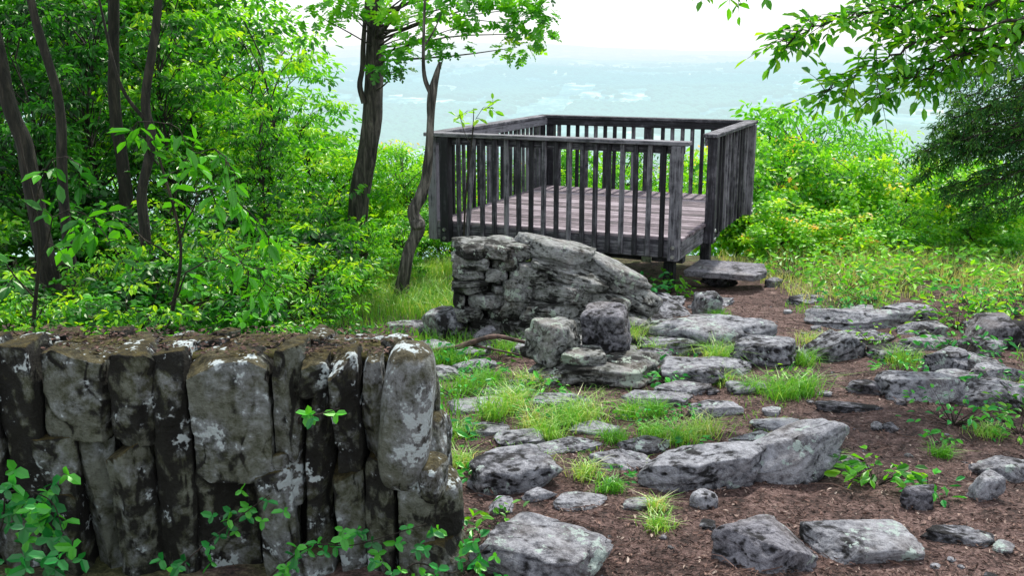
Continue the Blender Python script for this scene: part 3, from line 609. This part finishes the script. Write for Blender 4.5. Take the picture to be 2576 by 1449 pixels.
for k,(key,x,y,top) in enumerate([('feather',-1.35,14.4,.4),('feather',-2.6,17.0,.3),('feather',-.7,16.0,.2),('oak1',.9,16.3,.22),('feather',2.3,17.0,.2),('oak1',1.2,19.5,-.1),('oak0',3.7,16.0,.35),
      ('oak1',4.5,17.2,.9),('feather',5.6,18.2,.75),('oak0',5.6,14.9,.15),('oak0',6.6,15.2,.05),('oak0',4.7,15.0,.2),('oak1',7.4,16.6,.0),('oak0',8.4,17.2,-.1),('feather',7.0,20,.3),('feather',9.2,20,-.3),
      ('oak1',-4.0,21,.0),('feather',-1.4,20.5,-.1),('feather',3.2,22.5,-.3),('oak1',6.0,23,-.2),('feather',10,24,-1.0),('oak0',3.7,13.6,-.35),('oak1',-1.2,12.9,-.35),('oak1',-2.3,14.3,.3),('oak0',4.4,13.2,-.45),('oak1',5.3,13.3,-.35),('oak0',6.3,13.2,-.4),('feather',.5,24,-.7),('oak0',3.7,14.9,.1),('feather',5.1,16.2,.4),('feather',.1,15.4,.1)]):
    s=(top-h1(x,y))/LH[key]
    put(key,x,y,s=max(s,.4) if s<.9 else s,sz=s,name='bush',lab='bright sunlit green bush on the open slope',cat='bush',grp=gO,mat=G_MID if key=='feather' and k%4==0 else (G_BRIGHT if key=='oak0' and k%3==0 else None))

def trunk_tree(lab,path,rad,limbs,crownC,per,L_,cr,mat,bark=BARK,tmpl=LEAF,name='tree',seed=1,tb=.5,sides=16):
    b=path[0]; e=empty(name,b,label=lab,category='tree'); rg=np.random.default_rng(seed)
    TA=Acc(); P=spline(path,60); P[3:]+=np.stack([.03*np.sin(np.linspace(0,9,57)+seed),0*np.ones(57),0*np.ones(57)],-1)
    V,F=tube(P,rad,sides,.22,seed); TA.add(V,F)
    for (pts,r0,r1) in limbs:
        V,F=tube(spline(pts,18),[r0,(r0+r1)/2,r1],8,.2,seed); TA.add(V,F)
    C=np.array(crownC,float)
    for c in C:
        k=int(np.argmin(np.linalg.norm(P-(c+np.array([0,0,-.3])),axis=1))); s=P[k]; mid=(s+c)/2+rg.normal(size=3)*.1+np.array([0,0,.12])
        V,F=tube(spline([s,mid,c],7),[.014,.008,.003],4); TA.add(V,F)
    for q in TA.V: q-=np.array(b)
    t=obj('trunk',TA.mesh('trunk',bark,True),parent=e)
    LA=Acc(); clump_leaves(LA,C-np.array(b),cr*(.7+.6*rg.random(len(C))),per,L_,rg,.45,tmpl,.35,tb,.6)
    obj('crown',LA.mesh('crown',mat),parent=e); return e
def cl(cx,cy,cz,rx,ry,rz,n,seed):
    rg=np.random.default_rng(seed); q=nrm(rg.normal(size=(n,3)))*(rg.random(n)**.4)[:,None]; return [list(np.array([cx,cy,cz])+v*np.array([rx,ry,rz])) for v in q]
g=lambda x,y: h1(x,y)-.1
trunk_tree('thick dark hardwood trunk curving up through leaves',[(-4.45,9.3,g(-4.62,9.3)),(-4.46,9.3,.0),(-4.50,9.3,.7),(-4.66,9.3,1.2),(-4.85,9.4,2.6),(-5.1,9.5,5)],[.11,.08,.075,.07,.06,.03],[],cl(-5.2,9.8,3.7,1.5,1.5,1.4,26,1),40,.15,.45,G_FOREST,seed=2)
trunk_tree('slender straight dark trunk in the undergrowth',[(-3.98,8.9,g(-4.0,8.9)),(-4.02,8.9,.4),(-4.02,8.9,1.2),(-4.12,8.9,2.2),(-4.2,9.0,4.5)],[.055,.042,.04,.036,.02],[],cl(-4.1,9.4,3.6,1.3,1.3,1.2,22,3),40,.15,.4,G_FOREST,seed=4)
trunk_tree('slender grey-brown trunk leaning through the undergrowth',[(-3.58,9.1,g(-3.6,9.1)),(-3.44,9.1,-.2),(-3.42,9.1,.3),(-3.25,9.1,.8),(-3.27,9.1,1.2),(-3.12,9.1,2.1),(-2.9,9.2,4.5)],[.07,.05,.046,.042,.036,.02],[([(-3.25,9.1,.9),(-3.47,9,1.3),(-3.6,9,2.1)],.02,.01)],cl(-3.1,9.6,3.6,1.3,1.3,1.1,24,5),40,.15,.4,G_FOREST,bark=BARK,seed=6)
trunk_tree('dark forked trunk behind the saplings',[(-4.3,10.9,g(-4.3,10.9)),(-4.25,10.9,.4),(-4.25,10.9,1.4),(-4.2,11,3),(-4.1,11,5)],[.09,.066,.06,.05,.03],[],cl(-4.2,11.3,4.0,1.6,1.6,1.4,24,7),40,.16,.5,G_FOREST,seed=8)
oak=[(-.95,10.6,1.75),(-.7,10.5,1.65),(-1.15,10.7,1.6),(-1.3,11,1.95),(-.8,10.7,1.95),(-.45,10.4,1.85),(-.2,10.4,2.1),(0.0,10.3,1.85),(.2,10.2,1.75),(.28,10.2,1.95),(-.05,10.4,2.15),(-.55,10.6,2.2),(-1.6,11,2.15),(-1.9,11,2.1),(-1.0,10.8,2.2),(.05,10.2,1.62),(-1.25,10.7,1.42),(.3,10.2,2.2),(-2.1,11.2,1.95),(-1.75,11,2.0),(-.4,10.4,2.1),(-.7,10.5,2.05),(.1,10.3,2.0)]
trunk_tree('tall ridged oak trunk with overhanging lobed leaves',[(-1.86,11.7,g(-1.86,11.7)),(-1.82,11.7,-.5),(-1.76,11.7,.1),(-1.70,11.7,.5),(-1.62,11.7,1.1),(-1.54,11.7,1.7),(-1.5,11.7,2.4),(-1.4,11.7,5.5)],[.15,.125,.12,.115,.108,.10,.09,.04],
   [([(-1.70,11.62,1.0),(-1.74,11.6,1.2),(-1.70,11.6,1.4),(-1.68,11.6,1.7),(-1.62,11.6,2.2)],.035,.025),([(-1.5,11.6,1.75),(-1.3,11.3,1.95),(-1.05,11,2.2),(-.6,10.7,2.45)],.028,.012),([(-1.45,11.6,2.3),(-.9,11,2.4),(-.3,10.5,2.3),(.2,10.3,2.1)],.022,.01)],
   oak+cl(-1.3,11.5,4.0,1.8,1.6,1.3,26,9),30,.14,.22,G_MID,bark=BARKL,tmpl=OAK,seed=10,tb=.45)
e=empty('dead_tree',(-1.15,10.1,g(-1.15,10.1)),label='twisted bare dead tree with a burl and snapped top',category='tree')
TA=Acc(); b=np.array(e.location)
P=spline([(-1.18,10.1,g(-1.1,10.1)),(-1.13,10.1,-.72),(-1.05,10.1,-.42),(-.97,10.1,-.2),(-1.01,10.1,-.02),(-.93,10.1,.15),(-.86,10.1,.38),(-.82,10.1,.8),(-.79,10.1,1.2),(-.71,10.1,1.48)],60)
V,F=tube(P,[.08,.06,.058,.068,.058,.052,.048,.044,.041,.014],14,.4,3); TA.add(V-b,F)
V,F=tube(spline([(-.80,10.1,1.15),(-.87,10.1,1.35),(-.87,10.1,1.7),(-.83,10.1,2.4)],16),[.03,.022,.016,.01],8,.2,4); TA.add(V-b,F)
V,F=rock_geo(.15,.13,.13,9,4,planes=5,box=2.2); V=V+np.array([-.96,10.06,-.14])-b
TA.add(V,np.concatenate([F,F[:,2:3]],1))
V,F=tube(spline([(-.85,10.1,1.65),(-.75,10.05,1.8),(-.69,10.05,1.95)],6),[.012,.008,.004],5); TA.add(V-b,F)
obj('trunk',TA.mesh('dead_trunk',BARKG,True),parent=e)

def branch_tree(name,lab,base,trunk,trad,branches,leafL,mat,seed,step=.09,twig=.22,compound=5,tmpl=LEAF,droop=.25,start=.3,bark=TWIG,cat='tree',tb=.55,brad=.018,nod=2,ldroop=.25):
    rg=np.random.default_rng(seed); e=empty(name,base,label=lab,category=cat); b=np.array(base); TA=Acc(); LA=Acc()
    if trunk: V,F=tube(spline(trunk,24),trad,10,.2,seed); TA.add(V-b,F)
    Ps=[];Ds=[];Ns=[];Ls=[];Ts=[]
    for br in branches:
        ln=sum((Vector(br[i+1])-Vector(br[i])).length for i in range(len(br)-1)); n=max(6,int(ln/step)); P=spline(br,n)
        P[1:]+=rg.normal(size=(n-1,3))*.012
        V,F=tube(P,[brad,brad*.5,.003],5); TA.add(V-b,F)
        for k in range(int(n*start),n):
            for s_ in range(nod):
                T=nrm(P[min(k+1,n-1)]-P[k-1]); d=nrm(T*.8+rg.normal(size=3)*.75+np.array([0,0,-droop])); tl=twig*(.5+.8*rg.random())
                end=P[k]+d*tl+np.array([0,0,-droop*tl*.4]); mid=(P[k]+end)/2+np.array([0,0,.015])
                Q=spline([P[k],mid,end],6); V,F=tube(Q,[.004,.0025,.0015],3); TA.add(V-b,F)
                up=nrm(np.array([0,0,1.])+rg.normal(size=3)*.35); sd_=nrm(np.cross(d,up)); tt=np.clip(tb+.5*(rg.random()-.5),0,1)
                for m in range(compound):
                    if m==compound-1: pos=end; dd=d+np.array([0,0,-.2])
                    else:
                        q=.35+.6*(m//2)/max(1,(compound//2)); pos=P[k]*(1-q)+end*q; dd=d*.55+sd_*(1 if m%2 else -1)*.9+np.array([0,0,-ldroop])
                    Ps.append(pos-b);Ds.append(dd+rg.normal(size=3)*.12);Ns.append(up+rg.normal(size=3)*.2);Ls.append(leafL*(.7+.5*rg.random()));Ts.append(np.clip(tt+.25*(rg.random()-.5),0,1))
    leaves(LA,np.array(Ps),np.array(Ds),np.array(Ns),np.array(Ls),np.array(Ts),tmpl)
    a,c=('trunk','crown') if cat in('tree','sapling') else ('stem','foliage')
    obj(a,TA.mesh(a,bark,True),parent=e); obj(c,LA.mesh(c,mat),parent=e); return e
brs=[[(4.7,7,2.9),(3.3,6.6,2.15),(2.5,6.5,1.88),(2.05,6.4,1.78),(1.66,6.4,1.66)],
 [(4.7,7,2.6),(3.4,6.6,1.85),(2.7,6.5,1.68),(2.25,6.4,1.5),(1.95,6.3,1.35)],
 [(4.7,7,2.4),(3.3,6.7,1.7),(2.75,6.6,1.52),(2.3,6.5,1.28)],
 [(4.7,7,2.7),(3.4,6.9,2.0),(2.9,6.7,1.85),(2.4,6.6,1.75)],
 [(4.7,7.3,2.9),(3.2,7,2.25),(2.7,6.9,2.05),(2.3,6.8,1.98)],
 [(4.7,7,2.3),(3.7,6.9,1.85),(3.3,6.8,1.72),(2.8,6.7,1.62)],
 [(4.7,7.2,2.6),(3.8,7.2,2.1),(3.3,7.1,2.0),(2.6,7,1.95)],
 [(4.7,7.2,2.8),(3.9,7.2,2.3),(3.4,7.1,2.2),(2.7,7,2.1)],
 [(4.7,7.0,2.4),(3.6,6.9,1.75),(3.1,6.8,1.55),(2.7,6.7,1.42)],
 [(4.7,7.0,3.1),(3.2,6.6,2.5),(2.1,6.5,2.2),(1.2,6.4,1.98)],
 [(4.7,7.3,2.5),(3.8,7.4,1.98),(3.4,7.4,1.9),(3.0,7.4,1.85)]]
branch_tree('tree','hardwood tree with overhanging sprays of pointed leaflets',(4.7,7.1,g(4.7,7.1)),[(4.7,7.1,g(4.7,7.1)),(4.72,7.1,.5),(4.7,7.1,2),(4.8,7.2,4)],[.16,.13,.12,.08],brs,.09,G_FOREST,101,step=.065,twig=.2,compound=5,start=.25,tb=.68,droop=.1,ldroop=.15)
br=[]; rj=np.random.default_rng(8)
for k in range(64):
    z0=-.5+1.9*rj.random(); yy=12.8+rj.random()*1.8; xx=5.35+1.8*rj.random()+.4*abs(z0-.3)
    br.append([(8.3,14,z0+.5),(7.4,(14+yy)/2,z0+.35),(xx+.5,yy,z0+.1),(xx,yy,z0-.08)])
branch_tree('juniper_tree','dark shaggy juniper with drooping fine foliage',(8.3,14,g(8.3,14)-.3),[(8.3,14,g(8.3,14)-.3),(8.3,14,0),(8.35,14,2),(8.3,14,3.6)],[.2,.16,.12,.04],br,.065,G_JUN,33,step=.09,twig=.18,compound=7,tmpl=LONG,start=.3,nod=3,brad=.02,tb=.58)
branch_tree('sapling','young sapling with large pointed drooping leaves',(-2.3,6.2,g(-2.3,6.2)),[(-2.3,6.2,g(-2.3,6.2)),(-2.2,6.2,-.1),(-2.1,6.2,.4),(-2.2,6.2,1.0)],[.018,.014,.01,.006],
 [[(-2.12,6.2,.4),(-1.9,6.1,.75),(-1.7,6.1,.72),(-1.5,6.1,.45)],[(-2.15,6.2,.6),(-2.0,6.1,.95),(-1.8,6.1,1.0),(-1.65,6.0,.85)],[(-2.2,6.2,0),(-1.95,6.1,.3),(-1.7,6.1,.3),(-1.5,6.1,.12)],[(-2.2,6.2,.9),(-2.3,6.1,1.15),(-2.0,6.1,1.15)],[(-2.15,6.2,.3),(-2.5,6.1,.6),(-2.7,6.1,.5)]],.13,G_DEEP,7,step=.06,twig=.13,compound=3,tmpl=LEAF,droop=.5,start=.2,cat='sapling',nod=1,tb=.8,brad=.007)
branch_tree('sapling','slim sapling with arching leafy twigs',(-3.0,5.9,g(-3.0,5.9)),[(-3.0,5.9,g(-3.0,5.9)),(-2.95,5.9,-.1),(-2.85,5.9,.5),(-2.9,5.9,1.1)],[.016,.012,.01,.005],
 [[(-2.9,5.9,.3),(-2.7,5.9,.65),(-2.5,5.9,.6),(-2.35,5.8,.4)],[(-2.88,5.9,.6),(-2.75,5.9,.95),(-2.55,5.9,.95)],[(-2.9,5.9,.1),(-3.1,5.8,.5),(-3.2,5.8,.4)]],.12,G_DEEP,17,step=.1,twig=.12,compound=3,tmpl=LEAF,droop=.5,start=.2,cat='sapling',nod=1,tb=.75,brad=.006)
branch_tree('sapling','thin leafy sprout beside the dead tree',(-.55,10.6,g(-.55,10.6)),[(-.55,10.6,g(-.55,10.6)),(-.5,10.6,0),(-.42,10.6,.7),(-.4,10.6,1.0)],[.012,.01,.007,.004],[[(-.42,10.6,.7),(-.35,10.6,.95),(-.2,10.5,1.02)],[(-.42,10.6,.6),(-.55,10.6,.85),(-.5,10.6,.95)]],.11,G_BRIGHT,19,step=.12,twig=.1,compound=3,start=.4,cat='sapling',nod=1,brad=.005)

def vine(lab,pts,n,Lf,seed,sp=.07):
    rg=np.random.default_rng(seed); b=pts[0]; e=empty('vine',b,label=lab,category='vine'); b=np.array(b); TA=Acc(); LA=Acc()
    P=spline(pts,30); V,F=tube(P,[.004,.003,.0015],5); TA.add(V-b,F)
    Ps=[];Ds=[];Ns=[];Ls=[];Ts=[]
    for k in range(n):
        c=P[rg.integers(2,30)]+rg.normal(size=3)*sp*np.array([1,.5,.8])
        a0=rg.random()*6.28; tt=.1+.8*rg.random()
        for m in range(3):
            a=a0+m*1.9; d=np.array([math.cos(a),-.35,math.sin(a)*.8-.1]); Ps.append(c-b); Ds.append(d); Ns.append(np.array([0,-.6,.8])+rg.normal(size=3)*.4); Ls.append(Lf*(.6+.6*rg.random())); Ts.append(np.clip(tt+.2*(rg.random()-.5),0,1))
    leaves(LA,np.array(Ps),np.array(Ds),np.array(Ns),np.array(Ls),np.array(Ts),ROUND,.85)
    obj('stem',TA.mesh('stem',TWIG,True),parent=e); obj('foliage',LA.mesh('foliage',G_VINE),parent=e)
gl='glossy green creeper climbing the foot of the stone wall'
vine(gl,[(-1.95,3.15,-.3),(-1.8,3.2,-.05),(-1.75,3.2,.1),(-1.6,3.18,.08),(-1.55,3.15,-.05)],38,.055,1)
vine(gl,[(-1.8,3.05,-.3),(-1.7,3.05,-.15),(-1.55,3.05,-.1),(-1.4,3.05,-.2)],30,.052,2)
vine(gl,[(-1.3,3.1,-.3),(-1.15,3.15,-.15),(-1.0,3.2,-.03),(-.85,3.22,.08)],24,.04,3,.05)
vine(gl,[(-.95,3.1,-.3),(-.85,3.15,-.2),(-.7,3.15,-.08),(-.55,3.2,-.1),(-.3,3.2,-.02)],26,.04,4,.05)
vine(gl,[(-.45,3.1,-.32),(-.35,3.15,-.15),(-.2,3.15,-.18),(-.08,3.2,-.1)],24,.037,5,.05)
vine('small bright creeper sprig growing from the wall joints',[(-.76,3.34,.30),(-.74,3.28,.35),(-.68,3.27,.36),(-.6,3.28,.38)],4,.04,6,.015)
def weed(x,y,r,n,Lf,seed,mat=G_VINE,tm=LEAF):
    rg=np.random.default_rng(seed); z=h1(x,y); e=empty('weed_plant',(x,y,z),label='low leafy green weed growing between the rocks',category='plant',group='weeds among the rocks'); TA=Acc();LA=Acc()
    a=rg.random(n)*6.28; q=r*np.sqrt(rg.random(n)); hz=r*.6*rg.random(n)
    P=np.stack([q*np.cos(a),q*np.sin(a),hz+.01],-1)
    for p in P[::2]: V,F=tube([(0,0,-.01),p],[.003,.001],3); TA.add(V,F)
    D=np.stack([np.cos(a),np.sin(a),-.1+0*a],-1)+rg.normal(size=(n,3))*.4
    leaves(LA,P,D,np.tile([0,-.2,1.],(n,1))+rg.normal(size=(n,3))*.35,Lf*(.6+.7*rg.random(n)),.3+.6*rg.random(n),tm)
    obj('stems',TA.mesh('stems',TWIG),parent=e); obj('foliage',LA.mesh('foliage',mat),parent=e)
for k,(x,y,r,n,lf) in enumerate([(1.72,4.35,.18,60,.07),(1.9,4.2,.12,30,.06),(2.5,5.3,.28,80,.05),(2.8,5.15,.2,50,.05),(1.03,6.35,.14,40,.06),(.95,4.95,.08,20,.05),(-.1,7.0,.15,30,.06),(-1.2,5.2,.25,70,.07),(-.75,5.6,.25,60,.07),(-.95,6.6,.3,80,.06),(1.3,10.2,.35,120,.08),(1.0,10.0,.3,90,.08),(1.7,10.5,.3,90,.08),(3.2,6.2,.2,50,.05),(3.4,7.2,.35,90,.06),(2.9,7.6,.25,60,.05),(2.3,5.0,.08,20,.04),(-.18,4.35,.1,30,.05),(-.05,3.75,.14,40,.045),(-.15,3.45,.15,50,.045),(.2,5.9,.15,30,.06),(3.9,8.4,.4,100,.07),(4.4,9.2,.4,120,.08),(3.3,9.4,.3,80,.06),(-1.6,4.9,.25,80,.08),(-2.1,4.6,.2,70,.08),(-.55,6.9,.2,50,.06),(-1.6,4.35,.16,50,.07),(-.9,4.35,.16,50,.06),(-1.25,4.3,.14,40,.06),(1.5,4.95,.08,20,.04),(-.4,5.0,.2,50,.06),
   (3.6,10.4,.5,180,.09),(4.3,10.8,.5,180,.09),(5.1,11.4,.6,200,.1),(5.6,10.6,.5,160,.09),(3.3,11.6,.5,160,.09),(4.4,12.2,.6,200,.1),(6.3,12.2,.6,200,.1),(5.2,9.8,.5,160,.09),(4.6,8.9,.35,120,.08),(3.6,9.8,.3,120,.07),(3.9,11.5,.5,180,.09),(5.5,12.4,.6,200,.1),(.8,5.3,.12,40,.04),(1.9,6.4,.14,40,.04),(1.2,6.85,.14,40,.04),(2.0,7.4,.16,40,.05),(.2,6.0,.14,50,.04),(-.2,6.4,.16,50,.05),(.15,5.35,.16,50,.04),(.5,5.45,.14,40,.04),(-.3,5.8,.2,60,.045),(1.0,5.5,.12,40,.04),(1.75,6.1,.14,40,.04),(.5,4.35,.08,24,.035),(2.7,6.6,.2,60,.045),(3.0,5.5,.2,60,.045)]):
    weed(x,y,r,n,lf,500+k,G_MID if 31<k<44 else (G_VINE if k%3 else G_FOREST))

# ---------------------------------------------------------------- grass
def blades(acc,x,y,h,w,rg,lean=.35,tb=.5,z=None,seed=0):
    n=len(x); z=H(x,y) if z is None else z; a=rg.random(n)*6.28; le=lean*(.3+rg.random(n)); hh=h*(.6+.7*rg.random(n))
    B=np.stack([x,y,z-.01],-1); d=np.stack([np.cos(a),np.sin(a),0*a],-1)
    b2=rg.random(n)*6.28; s=np.stack([np.cos(b2),np.sin(b2),0*a],-1)
    up=np.array([0,0,1.]); M=B+d*(hh*le*.35)[:,None]+up*(hh*.6)[:,None]; T=B+d*(hh*le*1.3)[:,None]+up*(hh*(1-le*.35))[:,None]
    ww=(w*(.7+.6*rg.random(n)))[:,None]
    V=np.stack([B-s*ww,B+s*ww,M-s*ww*.8,M+s*ww*.8,T-s*ww*.1,T+s*ww*.1],1).reshape(-1,3)
    F=np.array([[0,1,3,2],[2,3,5,4]])[None]+(np.arange(n)*6)[:,None,None]
    acc.add(V,F.reshape(-1,4),np.repeat(np.clip(tb+.5*(rg.random(n)-.5),0,1),6))
GA=Acc(); rg=np.random.default_rng(4)
tufts=[(-.12,5.35,.11,.16),(.0,5.5,.14,.17),(.14,5.2,.12,.14),(.3,5.25,.14,.16),(.42,5.4,.14,.16),(.2,5.05,.1,.12),(.7,5.5,.1,.12),(.85,5.55,.1,.12),(.9,5.0,.12,.13),(1.05,5.15,.12,.13),(.78,5.15,.1,.1),(1.7,5.9,.14,.17),(1.85,5.95,.12,.17),(1.55,6.1,.1,.12),(1.4,6.4,.1,.12),(-.3,6.0,.14,.14),(-.15,6.2,.14,.14),(.1,6.2,.14,.12),(.0,5.85,.16,.12),(1.5,7.0,.12,.2),(1.62,7.0,.1,.16),(.95,7.6,.12,.2),(1.05,7.2,.1,.14),(2.15,7.0,.12,.14),(.35,4.35,.08,.1),(.1,4.5,.1,.1),(-.25,4.55,.1,.1),(.45,4.2,.07,.09),(1.6,4.7,.08,.08),(2.2,4.75,.06,.08),(2.6,5.1,.1,.08),(.6,3.75,.07,.08),(.62,3.95,.05,.08),(2.9,7.1,.16,.14),(2.5,7.8,.2,.12),(-.3,5.1,.15,.1),(.55,5.0,.1,.1),(-.45,6.9,.2,.16),(.0,7.3,.2,.14),(1.9,8.9,.12,.1)]
for (x,y,r,h) in tufts:
    n=int(80+800*r); q=rg.normal(size=(n,2))*r*.38; blades(GA,x+q[:,0],y+q[:,1],h*1.05,.0024,rg,.9,.35+.45*rg.random())
def patch(x0,x1,y0,y1,n,h,w,tb,thr=-.1,lean=.4):
    x=x0+(x1-x0)*rg.random(n); y=y0+(y1-y0)*rg.random(n); k=vn(np.stack([x*1.7,y*1.7,0*x],-1),8)>thr; blades(GA,x[k],y[k],h,w,rg,lean,tb)
patch(-2.6,-.3,4.4,12.5,14000,.12,.0035,.45,-.3)
patch(-.3,1.7,4.6,7.4,1600,.05,.0025,.5,0,.9)
patch(2.9,8,9.6,14,11000,.14,.003,.85,-.3,.7)
patch(2.7,5,6.2,9.6,4500,.08,.003,.5,.1,.7)
patch(-1.6,.2,9.0,13,7000,.2,.004,.65,-.6,.6)
patch(3.4,8,10.8,13.6,4200,.3,.0022,1.0,-.4)
obj('grass',GA.mesh('grass',G_GRASS),kind='stuff',label='tufts of green grass and pale seed grass',category='grass')

LAc=Acc(); n=56000; y=3.1+rg.random(n)**1.35*7.6; x=-.35+rg.random(n)*(.56*y+.5)
z=H(x,y)+.004+.008*rg.random(n); P=np.stack([x,y,z],-1)
leaves(LAc,P,rg.normal(size=(n,3))*np.array([1,1,.25]),np.tile([0,0,1.],(n,1))+rg.normal(size=(n,3))*.4,.006+.028*rg.random(n)**2.2,rg.random(n)**1.7,LEAF,.2+.8*rg.random(n)**1.5)
for k in range(460):
    yy=3.3+rg.random()*5.5; xx=-.2+rg.random()*.55*yy; a=rg.random()*6.28; l=.05+.16*rg.random(); zz=h1(xx,yy)+.01
    p=[(xx,yy,zz),(xx+l*.5*math.cos(a),yy+l*.5*math.sin(a),zz+.008),(xx+l*math.cos(a+.3),yy+l*math.sin(a+.3),zz)]
    V,F=tube(p,[.0028,.002,.001],4); LAc.add(V,F,rg.random()*.8)
obj('leaf_litter',LAc.mesh('leaf_litter',LITTER),kind='stuff',label='brown leaf litter, bark chips and twigs',category='leaf litter')
TA=Acc(); b=np.array([-.68,7.0,h1(-.68,7.0)])
V,F=tube(spline([b+[0,0,.05],(-.4,6.98,b[2]+.10),(-.15,6.98,b[2]+.18),(.02,7.0,b[2]+.15),(.2,7.0,b[2]+.10)],24),[.015,.021,.018,.01],8,.35,2); TA.add(V-b,F)
V,F=tube(spline([(-.3,7.0,b[2]+.11),(-.1,6.9,b[2]+.10),(.12,6.85,b[2]+.07)],10),[.012,.009,.004],6,.3,2); TA.add(V-b,F)
m,nt=newmat('dead_branch_wood'); c=coords(nt,(20,20,20)); r=ramp(nt,[(.4,(.03,.018,.014)),(.65,(.17,.105,.085))]); nt.links.new(noise_(nt,c,1),r.inputs[0]); p=nd(nt,'ShaderNodeBsdfPrincipled',Roughness=.8); nt.links.new(r.outputs[0],p.inputs['Base Color']); out(nt,p.outputs[0])
obj('fallen_branch',TA.mesh('fallen_branch',m,True),loc=tuple(b),label='crooked brown fallen branch lying across the stones',category='branch')

# ---------------------------------------------------------------- light
w=bpy.data.worlds.new('World'); S.world=w; w.use_nodes=True; nt=w.node_tree; nt.nodes.clear()
sky=nt.nodes.new('ShaderNodeTexSky'); sky.sky_type='NISHITA'; sky.sun_disc=False
EL,AZ=math.radians(56),math.radians(22)
sky.sun_elevation=EL; sky.sun_rotation=AZ; sky.air_density=1.0; sky.dust_density=1.0; sky.ozone_density=1.0
veil=mixc(nt,.75,sky.outputs[0],(8.8,9.2,9.6))
bg=nt.nodes.new('ShaderNodeBackground'); bg.inputs[1].default_value=.15; nt.links.new(veil,bg.inputs[0])
ow=nt.nodes.new('ShaderNodeOutputWorld'); nt.links.new(bg.outputs[0],ow.inputs[0])
ld=bpy.data.lights.new('sun','SUN'); ld.energy=5.0; ld.angle=math.radians(2); ld.color=(1,.96,.88)
lo=bpy.data.objects.new('sun',ld); COL.objects.link(lo)
sd_=Vector((math.sin(AZ)*math.cos(EL),math.cos(AZ)*math.cos(EL),math.sin(EL)))
lo.rotation_euler=sd_.to_track_quat('Z','Y').to_euler(); lo.location=(0,0,20)
cam=bpy.data.cameras.new('camera'); cam.lens=35; cam.sensor_width=36; cam.clip_end=60000; cam.clip_start=.05
co=bpy.data.objects.new('camera',cam); COL.objects.link(co); co.location=(0,0,1.6); co.rotation_euler=(math.radians(76.5),0,0); S.camera=co
S.view_settings.view_transform='Standard'; S.view_settings.look='None'; S.view_settings.exposure=0
